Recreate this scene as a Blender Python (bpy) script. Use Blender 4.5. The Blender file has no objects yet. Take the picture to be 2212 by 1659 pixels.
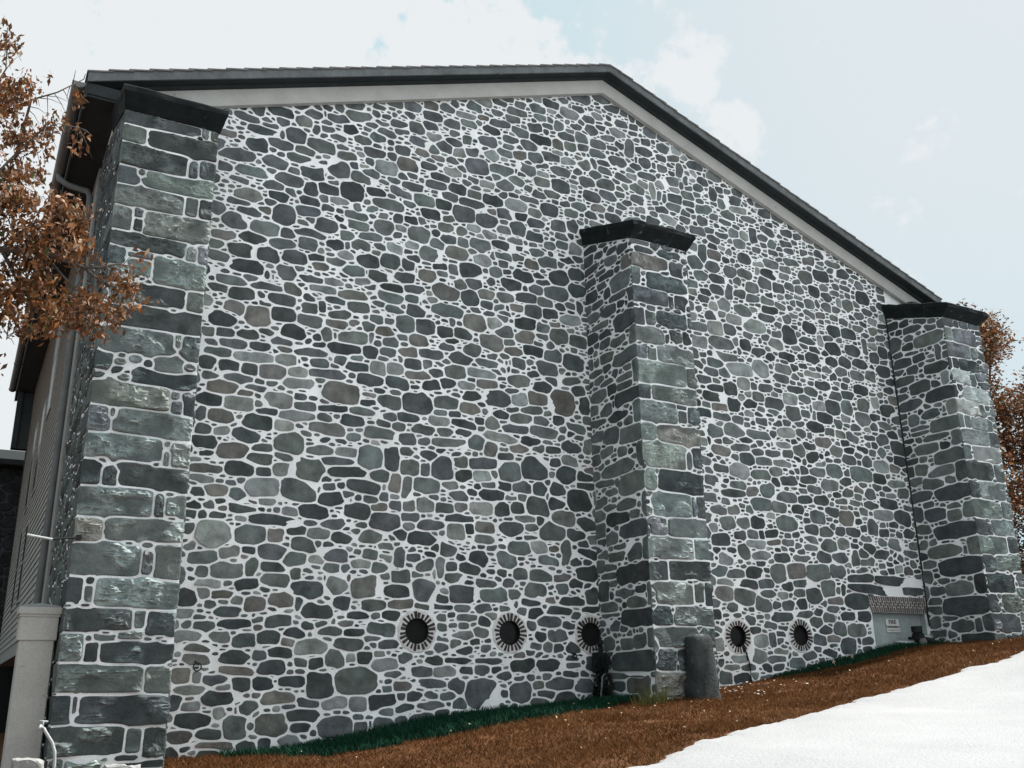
import bpy, bmesh, math, random
import numpy as np
from mathutils import Vector, Matrix
C = bpy.context.scene.collection
sc = bpy.context.scene
rng = np.random.default_rng(7)
random.seed(5)
GABLE='276,981,38,14-;329,1007,37,18d;365,1001,26,21-;380,1018,29,15-;455,1037,45,15-;301,967,44,11d;354,972,31,27p;297,939,31,23d;331,951,38,16p;394,966,47,22g;269,915,52,21p;324,918,41,20p;359,934,37,16-;425,934,32,29-;437,960,33,16-;291,893,46,18-;382,914,37,19-;349,895,42,20-;463,927,38,16-;504,957,42,25l;446,900,40,30d;407,894,38,17d;383,887,26,22d;323,879,29,14g;332,863,31,14d;381,866,31,15d;425,878,28,12l;485,909,31,14-;509,892,54,19-;343,834,36,30p;272,809,34,26-;316,807,40,21-;291,827,37,12-;407,832,33,24-;456,843,38,15-;455,860,40,11-;501,851,33,25g;383,813,57,12-;351,804,25,16-;297,786,37,14-;258,783,33,13-;381,796,28,22g;479,830,37,14-;422,804,27,15d;463,811,32,17g;440,1009,24,15d;272,839,35,10-;273,875,28,10-;252,946,24,12-;554,1046,26,22-;579,1097,25,16-;610,1100,27,16-;645,1097,35,13l;819,1174,33,17d;857,1167,36,21l;712,1101,42,15-;752,1097,35,17-;795,1093,44,17d;834,1134,19,21-;831,1095,23,22-;694,1083,32,14d;538,973,43,23b;666,1004,43,30p;576,980,28,13-;713,1010,46,18-;620,980,30,17l;600,966,35,15d;589,948,34,16p;630,952,34,20-;795,1009,35,17g;833,1010,38,27-;890,1034,32,20p;547,935,38,15-;569,915,39,21g;613,933,36,15g;603,917,30,20d;654,931,46,15d;660,949,27,15-;696,947,38,19d;740,950,41,26l;807,957,41,25-;768,966,35,13-;871,979,31,16-;641,908,40,30p;684,907,43,24-;582,893,36,21d;720,927,33,19p;753,930,29,14d;781,943,29,14-;776,923,42,16-;746,905,34,26-;826,930,32,23p;854,935,23,25p;777,897,40,17d;560,852,35,27-;608,876,26,15-;613,856,26,16-;636,876,22,15g;656,886,24,13-;690,880,24,13l;671,859,39,21-;716,868,43,17d;640,855,20,18-;738,880,30,14g;550,831,27,14l;593,842,24,14-;805,886,26,15g;546,874,25,13d;284,764,36,21d;323,765,29,23-;362,770,37,22-;291,740,47,20-;384,795,29,23g;422,801,26,14d;466,810,35,21-;477,787,32,23-;495,766,36,17d;272,715,41,13-;290,697,41,18d;280,674,29,21b;314,668,35,31b;261,657,41,24d;348,676,35,21d;346,700,41,16-;366,652,35,24d;325,715,45,11-;407,728,40,13l;453,726,45,15b;462,708,33,19-;427,713,29,13d;393,674,37,17-;429,676,34,15-;303,638,30,14d;270,635,23,13d;282,621,38,13-;260,607,38,12-;319,623,27,13d;348,636,30,10-;312,606,54,14l;358,609,30,15l;394,626,44,13-;445,640,49,15d;456,658,47,19g;484,641,23,20d;343,588,44,22b;376,593,25,14l;307,587,23,17d;279,588,27,14d;420,597,52,13-;294,572,37,13-;250,589,20,22d;464,615,34,12d;500,617,30,21l;485,596,41,20d;389,739,34,13d;403,763,26,14-;257,700,25,11-;376,576,55,14-;455,767,33,18-;423,742,27,10l;671,856,43,26g;718,865,42,20d;580,821,39,25g;628,834,41,25b;653,810,42,27d;576,783,29,22b;729,799,39,23d;608,761,46,27b;753,818,38,22d;798,855,44,19g;824,829,40,24d;860,844,30,24d;818,799,49,26g;857,812,36,24d;652,760,31,26d;681,772,29,17-;718,772,31,15-;755,781,41,20-;776,799,29,17-;612,731,54,20g;557,720,31,20d;540,695,34,29g;573,697,34,24p;660,718,41,30b;695,725,25,18l;640,697,34,21d;607,694,29,19-;690,690,43,26-;563,672,33,21b;582,654,42,16-;635,655,39,20d;751,707,32,17b;819,723,39,27-;858,719,35,23-;806,684,37,20-;847,679,43,31d;795,662,41,23p;768,688,41,18d;732,681,34,15b;522,620,32,19l;529,599,38,20d;562,614,43,13b;683,653,40,13-;671,634,51,14-;740,632,41,21g;611,668,25,14-;795,779,30,17-;772,844,34,18b;803,760,30,19d;675,830,34,16-;598,804,25,10d;544,794,20,19d;512,794,32,24d;555,757,34,13-;738,761,27,14-;753,735,39,14d;521,715,31,12g;682,618,37,16-;443,572,57,34b;485,595,39,22d;272,557,41,18b;349,547,39,25-;296,535,39,22-;257,537,33,16d;273,516,34,19b;247,516,12,19-;377,529,49,14l;324,513,40,23d;358,512,24,15-;370,488,43,28g;423,515,55,16-;460,532,33,17-;504,517,51,17g;489,480,36,36g;413,482,38,12-;452,484,31,14-;293,470,40,21b;254,478,31,17d;252,495,24,15d;401,452,37,34g;303,445,37,21-;259,442,41,12b;457,455,52,15d;506,454,29,16g;480,437,51,17d;386,423,50,33g;335,423,46,24l;275,415,31,13b;255,428,32,10-;431,414,35,19d;407,395,44,20d;311,392,38,11-;354,379,68,14d;474,400,42,23d;513,389,48,24p;437,379,31,15-;275,358,45,35l;325,358,39,26g;357,359,23,19b;417,365,35,17l;386,367,26,11-;493,365,33,18g;448,361,30,15d;361,468,21,10-;389,544,31,13-;430,546,43,9-;473,546,37,12-;438,470,47,10-;331,478,24,11-;344,404,25,8-;247,392,17,10d;531,413,19,16p;503,408,24,10-;528,445,17,24b;336,445,19,11d;362,451,29,15-;699,597,49,29d;563,570,53,33d;609,577,44,21g;650,573,35,16b;775,606,35,23b;821,605,47,40b;741,600,29,19-;866,606,20,32d;598,548,36,16l;640,548,41,13d;547,547,32,13d;732,551,45,12-;785,551,50,19g;572,531,37,15-;608,531,24,14-;705,534,55,12-;616,515,57,14-;661,519,26,21g;687,511,23,20b;546,514,27,19-;759,532,32,16-;738,519,32,15-;801,523,31,12-;835,531,35,17d;551,471,31,25-;605,474,34,33p;575,470,12,20-;673,489,49,16-;719,480,39,32g;766,490,46,38d;825,484,38,31d;831,508,32,17l;640,467,27,17d;672,468,30,16l;537,446,34,25b;578,446,42,22g;618,448,28,13l;688,441,43,15d;742,457,34,14-;774,457,26,23d;808,459,27,21-;847,446,43,38d;769,430,42,29p;803,437,34,19d;669,418,40,20l;706,420,25,23d;633,435,32,18-;733,425,24,18-;577,417,27,20l;550,414,21,16l;529,411,18,16d;608,414,27,15-;636,419,21,15b;633,401,48,11-;584,388,45,15-;555,397,31,11-;723,392,39,24d;676,390,33,18-;747,407,37,10l;819,414,36,24-;861,406,35,23d;796,389,46,26-;570,367,38,19d;627,381,30,25l;649,386,14,17d;529,389,15,23p;551,384,14,12l;838,390,30,18d;674,372,28,15-;861,468,36,14d;860,483,29,14d;710,457,23,12-;681,456,23,9-;403,290,45,21d;445,296,30,25-;489,295,44,28b;535,291,39,19d;576,294,36,36p;639,290,45,25-;691,290,45,19g;455,273,22,19d;418,260,45,18-;499,271,34,16-;544,274,42,12-;367,246,35,13-;355,226,32,18d;389,232,27,12-;440,235,31,11-;472,234,28,11d;513,239,41,17-;414,214,48,19l;468,219,41,15-;371,208,31,12d;525,258,26,12d;475,256,28,9d;363,189,36,19d;445,197,31,27g;489,202,22,15-;479,173,61,39g;427,166,35,32-;352,168,25,18d;390,171,37,13d;372,153,41,15-;549,200,23,15g;593,196,27,12-;631,197,42,8d;680,196,44,8d;571,182,37,12-;608,182,31,14l;646,183,20,10-;590,166,43,12-;628,163,26,16p;670,151,54,41p;545,163,26,14b;517,145,39,19d;563,150,23,15d;589,151,19,9-;413,143,26,9-;449,142,35,12-;481,141,25,19-;408,130,49,13-;366,118,40,28-;450,113,48,27p;549,134,27,11-;590,137,42,11-;517,116,27,16p;487,112,20,16p;390,98,26,17-;575,118,35,17p;523,131,19,12g;545,118,15,12p;404,114,21,11d;357,94,16,21-;606,127,18,14d;604,271,31,8d;638,270,24,11-;672,271,27,12-;645,257,33,10-;639,232,34,11-;605,258,13,9-;641,211,24,13d;499,226,25,7-;248,274,26,19d;275,293,32,10-;293,279,24,9-;299,257,32,12-;272,241,27,12-;311,243,43,12-;254,227,30,11l;294,226,23,14-;325,223,30,17d;269,213,33,10b;266,199,32,13b;313,201,35,16d;248,180,23,19-;289,175,27,9-;317,186,38,8-;262,162,35,11l;324,168,20,15d;298,152,50,15d;263,143,26,11l;245,150,19,17d;267,126,44,20d;289,111,29,15-;253,108,27,16b;295,98,41,7b;319,117,27,26g;288,82,28,19d;245,89,17,17d;336,91,25,18d;316,79,20,9d;333,140,25,15-;269,178,11,15l;264,81,14,12d;300,136,14,11l;763,299,39,26g;751,281,35,10d;830,285,45,13d;804,269,46,10d;786,254,39,15p;770,230,18,15d;799,233,33,19-;821,247,23,10d;865,293,26,25d;864,273,33,9d;738,190,38,18d;784,190,45,18d;734,153,37,27p;800,163,51,15p;811,135,43,30d;763,135,30,18g;777,149,30,10p;844,161,32,19p;823,177,27,8d;860,192,21,21d;800,215,19,14d;827,214,27,14d;1137,307,39,27-;1184,302,45,28-;1225,290,35,24-;1142,325,34,10-;1193,325,51,15-;1157,284,29,14-;1192,262,24,16-;1201,246,24,12d;1218,229,35,23l;1202,204,40,21l;1161,198,34,13-;1179,186,29,11-;1142,185,33,11-;1127,168,30,20-;1163,168,39,15d;1351,309,41,27d;1390,324,36,31-;1462,302,65,30d;1517,325,150,17d;1620,326,61,17d;1578,342,142,18d;1482,345,79,17d;1267,270,54,15d;1318,276,46,12-;1383,270,32,15-;1433,274,39,15d;1477,275,44,18-;1453,251,46,23g;1409,251,30,23-;1322,293,26,22d;1406,300,39,13b;1327,331,46,14-;1371,249,29,14-;1353,231,32,16p;1393,233,38,12b;1423,220,48,29p;1480,230,37,12p;1237,231,22,25-;1325,204,31,12p;1376,208,35,14-;1246,198,38,12p;1259,211,33,8-;1399,287,30,12g;1261,960,37,25p;1132,925,32,24-;1176,925,31,22-;1187,901,40,19-;1218,923,27,26-;1277,901,39,23g;1325,939,43,23-;1308,918,38,27-;1427,954,40,28g;1472,965,46,26d;1535,982,45,18d;1345,914,29,19d;1445,926,28,26d;1196,848,31,24l;1218,823,40,24-;1270,819,57,29l;1316,859,45,21d;1305,844,44,19d;1360,814,38,37d;1323,788,40,26l;1420,841,40,27d;1349,770,43,18d;1418,777,37,23d;1491,846,38,23d;1533,847,44,24d;1482,806,43,27d;1537,811,39,25d;1171,798,35,27-;1205,802,31,25d;1128,794,38,18-;1127,763,38,24-;1181,770,59,23g;1242,776,27,25-;1222,723,62,26l;1275,731,41,32l;1160,728,32,17g;1189,743,57,14-;1149,707,34,16-;1133,691,36,17-;1159,679,36,15d;1226,696,33,26-;1153,660,55,19-;1196,681,35,24d;1199,650,32,27d;1263,673,31,21-;1303,667,50,23-;1344,682,40,27l;1326,721,37,16-;1361,702,43,16d;1404,704,36,18-;1281,695,34,16-;1241,659,33,17d;1164,643,38,15b;1422,677,36,18l;1349,654,37,28-;1459,680,40,29-;1499,684,35,33-;1557,693,49,30-;1583,706,32,23-;1438,722,44,17d;1414,741,46,13l;1548,728,42,21d;1591,938,41,29d;1541,912,32,26-;1624,779,38,26d;1556,785,45,21d;1511,780,36,25d;1475,776,30,21d;1604,804,30,24d;1629,822,25,28d;1584,763,29,23-;1541,759,36,23-;1470,704,42,17-;1620,692,46,27d;1195,602,47,26g;1253,600,55,16-;1352,644,49,24d;1433,654,41,23-;1542,666,43,31g;1407,632,45,19-;1325,612,46,18l;1365,616,29,18-;1422,604,43,20b;1162,560,46,17b;1202,570,47,14-;1220,551,36,23d;1284,566,40,16-;1197,526,46,26l;1261,551,39,18-;1251,524,48,17-;1307,551,45,12-;1153,526,39,14-;1444,549,40,29g;1397,541,39,18-;1489,574,41,24-;1516,550,58,32g;1578,571,43,25-;1426,519,47,24g;1317,518,40,19-;1371,526,44,18-;1286,533,37,14-;1263,494,34,28g;1179,484,54,15d;1224,491,29,17-;1308,486,51,21-;1244,469,47,25-;1287,467,37,22g;1355,486,34,16d;1399,488,37,20d;1384,455,39,25-;1303,437,53,31g;1461,458,43,30b;1425,468,37,16-;1333,465,31,17-;1587,495,51,22d;1567,471,53,22-;1623,470,47,28d;1639,614,45,27d;1636,587,33,21d;1160,428,34,25-;1197,434,33,23-;1230,433,36,23-;1140,399,44,23d;1186,410,28,16-;1221,396,42,13l;1217,412,26,17-;1366,431,36,19-;1407,402,39,26-;1533,443,34,27-;1474,433,38,16d;1441,432,25,18d;1591,416,40,20-;1515,405,31,16d;1149,366,32,22l;1234,375,40,13-;1283,374,39,17d;1389,379,38,22-;1169,341,40,16-;1213,345,41,21-;1270,345,38,33-;1314,352,48,30-;1368,351,62,30-;1419,357,41,27-;1483,354,83,35-;1633,437,33,17d;1560,436,34,16-;1141,450,40,15-;1176,452,30,17b;1127,418,19,18l;1504,516,26,13b;1504,374,38,14-;1331,375,42,12-;1266,401,29,13-;1301,402,28,13-;1193,326,47,14d;1322,329,41,13-;1388,330,29,17d;1618,539,47,15-;1570,544,32,19d'
LF='144,855,91,20d;197,853,9,14-;209,855,12,17-;111,827,25,22-C;173,828,85,25d;137,799,82,31dC;185,796,9,20-;206,801,22,22d;109,770,22,24-C;126,778,12,5-;172,770,88,25g;138,743,82,27gC;187,745,14,23-;208,747,19,28d;108,711,24,30gC;128,722,14,13-;128,707,11,16d;173,711,84,34g;143,685,88,20dC;192,680,13,16-;209,682,16,26-;105,661,21,23-C;135,665,27,8-;136,651,27,23-;182,650,66,37g;103,635,14,13-C;161,619,57,26d;118,611,26,22-C;204,620,21,25-;160,586,109,28dC;143,558,81,34gC;186,565,8,15-;204,558,23,27d;106,529,19,16dC;124,529,9,7-;176,512,74,19d;140,490,84,31gC;189,495,7,8-;194,481,12,15d;206,487,15,27-;108,460,19,29-C;123,469,4,8-;170,459,84,28g;139,427,83,26gC;187,418,6,15-;202,424,23,27-;106,396,20,25dC;129,392,16,17d;173,396,76,25d;135,364,79,31gC;184,363,9,22-;202,364,23,22-;107,331,32,26bC;172,335,81,24g;131,299,71,39gC;178,299,10,21-;198,300,28,39-;102,267,19,28-C;120,262,6,15-;120,279,6,7-;168,266,85,33g;131,236,69,24dC;175,238,11,17-;197,233,30,26-;106,208,27,25-C;140,218,21,5-;166,221,23,6-;128,203,11,18-;175,201,73,23d;138,176,85,28gC;200,174,23,25-;104,145,19,26dC;119,149,4,14-;165,143,86,27d;133,113,71,27dC;180,111,12,21-;200,110,18,28d;131,92,22,6-;150,94,7,3-;174,95,18,4d;109,92,11,9-C;188,87,44,6-'
MF='899,859,41,15-C;925,855,21,10-;953,856,17,10-;904,844,33,10-;956,845,44,12-;911,824,74,23bC;971,821,23,25d;884,795,20,27-C;944,790,77,29d;912,763,68,25pC;955,760,9,19-;972,762,23,26d;886,724,20,30-C;909,725,16,20-;954,727,60,25d;903,694,58,25gC;959,699,22,17d;981,700,13,21-;889,663,16,22-C;908,663,16,20-;954,665,70,29-;925,633,91,40gC;985,632,14,29-;890,597,18,22-C;947,598,87,28g;917,567,72,39gC;959,580,24,5-;961,563,16,20-;982,568,20,28d;892,534,19,29-C;953,533,81,32b;922,498,77,40gC;968,492,9,23-;986,500,19,32-;890,457,15,33-C;951,458,91,35d;904,472,8,5-;927,421,74,36gC;971,421,7,29-;986,421,20,33-;899,387,27,26-C;958,387,77,28g;923,355,82,31gC;981,356,31,30-;898,320,27,27dC;955,323,81,27d;923,288,74,32gC;967,290,20,26-;989,287,18,33-;898,256,28,26-C;957,256,75,27g;922,225,71,26gC;981,227,29,23d;900,194,32,29-C;951,194,61,29-;903,159,61,32bC;963,158,48,32-'
RF='1658,851,54,20-C;1696,850,15,12-;1717,852,24,12-;1664,826,20,26-C;1713,827,68,32p;1676,792,101,32pC;1737,792,18,24-;1652,763,20,22-C;1674,765,17,20-;1716,765,64,26d;1686,736,52,27lC;1721,734,18,24-;1657,705,17,27-C;1675,715,17,10-;1720,702,73,29l;1687,673,69,31lC;1733,671,18,25-;1661,645,20,31-C;1681,643,17,24-;1725,642,64,25-;1697,614,77,29-C;1754,614,24,29-;1665,580,20,28-C;1724,580,81,29l;1696,547,76,37dC;1752,545,20,31-;1670,508,19,30-C;1722,508,80,32g;1699,470,79,32-C;1758,472,27,32-;1673,434,29,29-C;1737,438,67,29-;1696,433,13,19-;1694,401,85,31-C;1758,406,24,31-;1675,366,26,32-C;1734,368,70,33-;1701,330,78,36-C;1763,341,20,31-;1670,292,27,34-C;1725,296,52,34g;1695,259,89,31-C'
MS='-101,799,54,29-C;-119,830,20,20-C;-128,763,15,24-C;-104,729,53,28-C;-127,696,15,23-C;-20,887,37,12-;-10,867,37,19-;-20,848,42,14-;-46,832,33,10-;-43,866,30,9-;-63,820,43,12-;-15,824,39,15-;-47,808,27,13-;-16,798,42,22-;-34,777,33,12-;-64,787,19,15-;-89,771,46,11-;-67,756,39,21-;-100,756,20,13-;-21,758,30,17-;-6,778,23,15-;-39,737,49,10-;-13,723,36,18-;-53,718,32,13-;-87,695,43,13-;-15,905,32,11-;-58,883,25,14-;-83,859,26,12-;-111,850,31,12-;-105,662,68,34-C;-130,628,16,30-C;-106,596,71,33-C;-129,560,24,23-C;-111,530,69,34-C;-133,494,15,33-C;-53,677,38,17-;-21,658,39,12-;-51,658,19,11-;-109,643,18,9-;-101,630,39,12-;-99,616,39,13-;-63,619,22,18-;-27,617,42,21-;-50,634,34,8-;-44,588,32,20-;-10,596,21,18-;-76,569,51,15-;-18,572,46,11-;-57,543,44,24-;-40,518,37,16-;-13,511,23,18-;-4,677,22,21-;-107,455,75,37-C;-135,416,15,32-C;-104,384,77,32-C;-134,351,19,27-C;-100,320,89,29-C;-68,486,86,23-;-31,469,48,10-;-49,452,31,11-;-21,441,32,13-;-42,429,31,9-;-88,427,48,16-;-63,406,60,19-;-106,409,24,11-;-15,394,28,23-;-43,379,30,16-;-18,378,22,10-;-63,363,30,8-;-100,352,35,26-;-55,350,39,14-;-18,355,24,9-;-38,335,29,9-;-30,322,39,9-;-17,301,26,30-;-43,309,19,9-;-35,293,11,12-;-70,292,45,11-;-112,296,23,11-;-136,287,17,32-C;-29,275,41,13-;-100,278,43,20-;-101,250,80,32dC;-42,246,24,15-;-31,262,47,5-;-132,223,22,24-C;-103,221,31,20-;-70,218,32,20-;-25,220,28,19-;-88,192,112,28dC;-68,172,93,10-;-44,159,33,15-;-92,159,56,13-C;-76,145,40,10-'
RS='-36,897,34,17-;-13,881,34,21-;-44,876,24,12-;-81,872,28,12-;-58,859,40,14-;-28,862,17,12-;-96,830,65,33gC;-50,843,19,14-;-38,824,35,15-;-53,806,32,10-;-67,795,30,16-;-16,838,51,32-;-27,794,43,19-;-101,768,55,28-C;-48,772,25,16-;-8,776,36,10-;-23,754,56,18-;-120,741,15,29-C;-59,732,50,26-;-96,730,20,12-;-103,706,63,33-C;-12,721,31,16-;-31,700,48,22-;-123,676,19,27-C;-75,671,40,18-;-111,866,16,20-C;-113,800,13,26-C;-77,668,44,23-;-30,667,27,23-;-106,646,72,29-C;-10,681,25,12-;-45,648,45,8-;-43,638,39,8-;-79,623,58,13-;-123,613,19,26-C;-12,628,30,10-;-38,625,16,10-;-54,602,54,22-;-94,602,20,17-;-6,609,24,21-;-102,582,71,26-C;-17,585,29,11-;-37,565,36,22-;-76,553,65,19-;-122,544,22,32-C;-95,533,22,14-;-7,564,21,20-;-19,542,31,16-;-55,530,51,22-;-99,509,80,32-C;-24,512,49,22-;-127,469,23,29-C;-90,464,29,20-;-52,470,48,24-;-95,481,29,9-;-40,493,25,10-;-9,476,26,31-;-90,435,89,29dC;-20,445,26,18-;-65,416,17,5-;-36,418,14,12-;-14,416,20,18-;-61,398,76,25-;-124,400,25,31-C;-8,394,20,15-;-103,395,8,16-;-90,366,99,33dC;-21,376,29,16-;-11,352,28,27-;-47,340,27,10-;-80,325,57,26-;-125,328,25,36-C;-31,324,32,16-;-88,296,99,32dC;-21,305,32,13-;-18,290,29,12-;-14,264,26,19-;-51,271,28,11-;-74,256,50,21-;-106,254,14,21-;-18,244,39,12-;-139,258,40,33-C;-104,233,77,15-'
LEAF='-33,721,5,8;-34,708,2,5;-28,686,10,8;-20,675,13,12;-22,657,15,15;-7,677,4,8;3,668,3,2;-24,639,13,15;-11,648,11,10;14,659,4,6;33,678,5,8;24,662,5,6;12,638,6,7;7,624,11,7;-14,620,18,15;-4,604,13,12;16,619,5,6;32,631,5,7;37,621,3,6;-12,582,18,20;4,591,9,7;9,580,5,7;-11,554,13,20;3,562,11,8;0,543,27,17;27,554,22,12;42,563,9,10;-1,522,20,22;24,532,27,17;46,544,11,12;12,504,24,20;37,517,18,15;51,517,9,10;30,483,24,20;55,486,20,17;77,499,13,12;87,504,11,12;95,488,5,13;98,517,5,4;42,463,24,15;66,470,18,15;83,482,13,13;57,455,11,11;74,453,7,9;32,451,15,12;14,473,13,15;2,467,13,20;3,445,10,13;16,441,6,9;0,426,3,7;-5,492,13,15;-57,660,31,35;-54,589,36,50;-43,512,36,55;-28,450,31,35;-98,600,45,65;-85,514,45,65'
TWIG=['-91,470;-44,490;-10,508;22,513;52,508;66,508;79,514;98,517', '52,508;71,496;94,491;97,482', '-44,490;-34,548;-10,592;7,624;18,629;35,630', '-10,592;-5,645;14,659;33,678', '-34,548;-39,642;-28,685;-32,723', '-10,508;12,479;42,463;72,451', '-10,508;8,540;42,563', '12,479;4,455;4,428', '22,513;49,487;83,480']

# ------------------------------------------------------------------ helpers
def tag(o, label=None, cat=None, group=None, kind=None):
    if label: o['label'] = label
    if cat: o['category'] = cat
    if group: o['group'] = group
    if kind: o['kind'] = kind
    return o
def empty(name, loc=(0, 0, 0), parent=None):
    o = bpy.data.objects.new(name, None); C.objects.link(o); o.location = loc
    o.empty_display_size = .2
    if parent: o.parent = parent
    return o
class MB:
    """collects shapes and links them as one mesh object"""
    def __init__(s): s.v = []; s.f = []; s.m = []; s.c = []
    def add(s, vs, fs, mi=0, col=(1, 1, 1)):
        b = len(s.v); s.v += [tuple(p) for p in vs]; s.c += col if isinstance(col, list) else [col] * len(vs)
        for f in fs: s.f.append([b + i for i in f]); s.m.append(mi)
    def box(s, x0, x1, y0, y1, z0, z1, mi=0, col=(1, 1, 1), bev=0):
        if bev:
            bm = bmesh.new(); bmesh.ops.create_cube(bm, size=1)
            for v in bm.verts: v.co = Vector(((x0 + x1) / 2 + v.co.x * (x1 - x0), (y0 + y1) / 2 + v.co.y * (y1 - y0), (z0 + z1) / 2 + v.co.z * (z1 - z0)))
            bmesh.ops.bevel(bm, geom=bm.edges[:], offset=bev, segments=2, affect='EDGES', profile=.6)
            bm.verts.index_update()
            s.add([v.co[:] for v in bm.verts], [[v.index for v in f.verts] for f in bm.faces], mi, col); bm.free(); return
        vs = [(x, y, z) for z in (z0, z1) for y in (y0, y1) for x in (x0, x1)]
        s.add(vs, [(0, 2, 3, 1), (4, 5, 7, 6), (0, 1, 5, 4), (2, 6, 7, 3), (0, 4, 6, 2), (1, 3, 7, 5)], mi, col)
    def tube(s, pts, r, n=8, mi=0, col=(1, 1, 1), cap=True):
        pts = [Vector(p) for p in pts]; rs = r if isinstance(r, (list, tuple)) else [r] * len(pts)
        vs = []; t0 = (pts[1] - pts[0]).normalized()
        a = t0.orthogonal().normalized()
        for i, p in enumerate(pts):
            t = (pts[min(i + 1, len(pts) - 1)] - pts[max(i - 1, 0)]).normalized()
            a = (a - t * a.dot(t)).normalized(); b = t.cross(a)
            vs += [p + (a * math.cos(2 * math.pi * k / n) + b * math.sin(2 * math.pi * k / n)) * rs[i] for k in range(n)]
        fs = [(i * n + k, i * n + (k + 1) % n, (i + 1) * n + (k + 1) % n, (i + 1) * n + k) for i in range(len(pts) - 1) for k in range(n)]
        if cap: fs += [tuple(range(n))[::-1], tuple(range((len(pts) - 1) * n, len(pts) * n))]
        s.add(vs, fs, mi, col)
    def prism(s, poly, axis, a, b, mi=0, col=(1, 1, 1)):
        """poly of 2D points extruded along axis 'x','y' or 'z' from a to b"""
        def P(p, t): return {'x': (t, p[0], p[1]), 'y': (p[0], t, p[1]), 'z': (p[0], p[1], t)}[axis]
        n = len(poly)
        s.add([P(p, a) for p in poly] + [P(p, b) for p in poly],
              [tuple(range(n)), tuple(range(2 * n - 1, n - 1, -1))] + [(i, i + n, (i + 1) % n + n, (i + 1) % n) for i in range(n)], mi, col)
    def build(s, name, mats, parent=None, smooth=False, fix=True):
        me = bpy.data.meshes.new(name); me.from_pydata(s.v, [], s.f)
        if not isinstance(mats, (list, tuple)): mats = [mats]
        for m in mats: me.materials.append(m)
        if len(mats) > 1: me.polygons.foreach_set('material_index', s.m)
        ca = me.color_attributes.new('Col', 'FLOAT_COLOR', 'POINT')
        arr = np.ones((len(s.v), 4), np.float32); arr[:, :3] = np.array(s.c, np.float32).reshape(-1, 3)
        ca.data.foreach_set('color', arr.ravel())
        if fix:
            bm = bmesh.new(); bm.from_mesh(me); bmesh.ops.recalc_face_normals(bm, faces=bm.faces); bm.to_mesh(me); bm.free()
        if smooth: me.polygons.foreach_set('use_smooth', [True] * len(me.polygons))
        me.update()
        o = bpy.data.objects.new(name, me); C.objects.link(o)
        if parent: o.parent = parent
        return o
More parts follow.
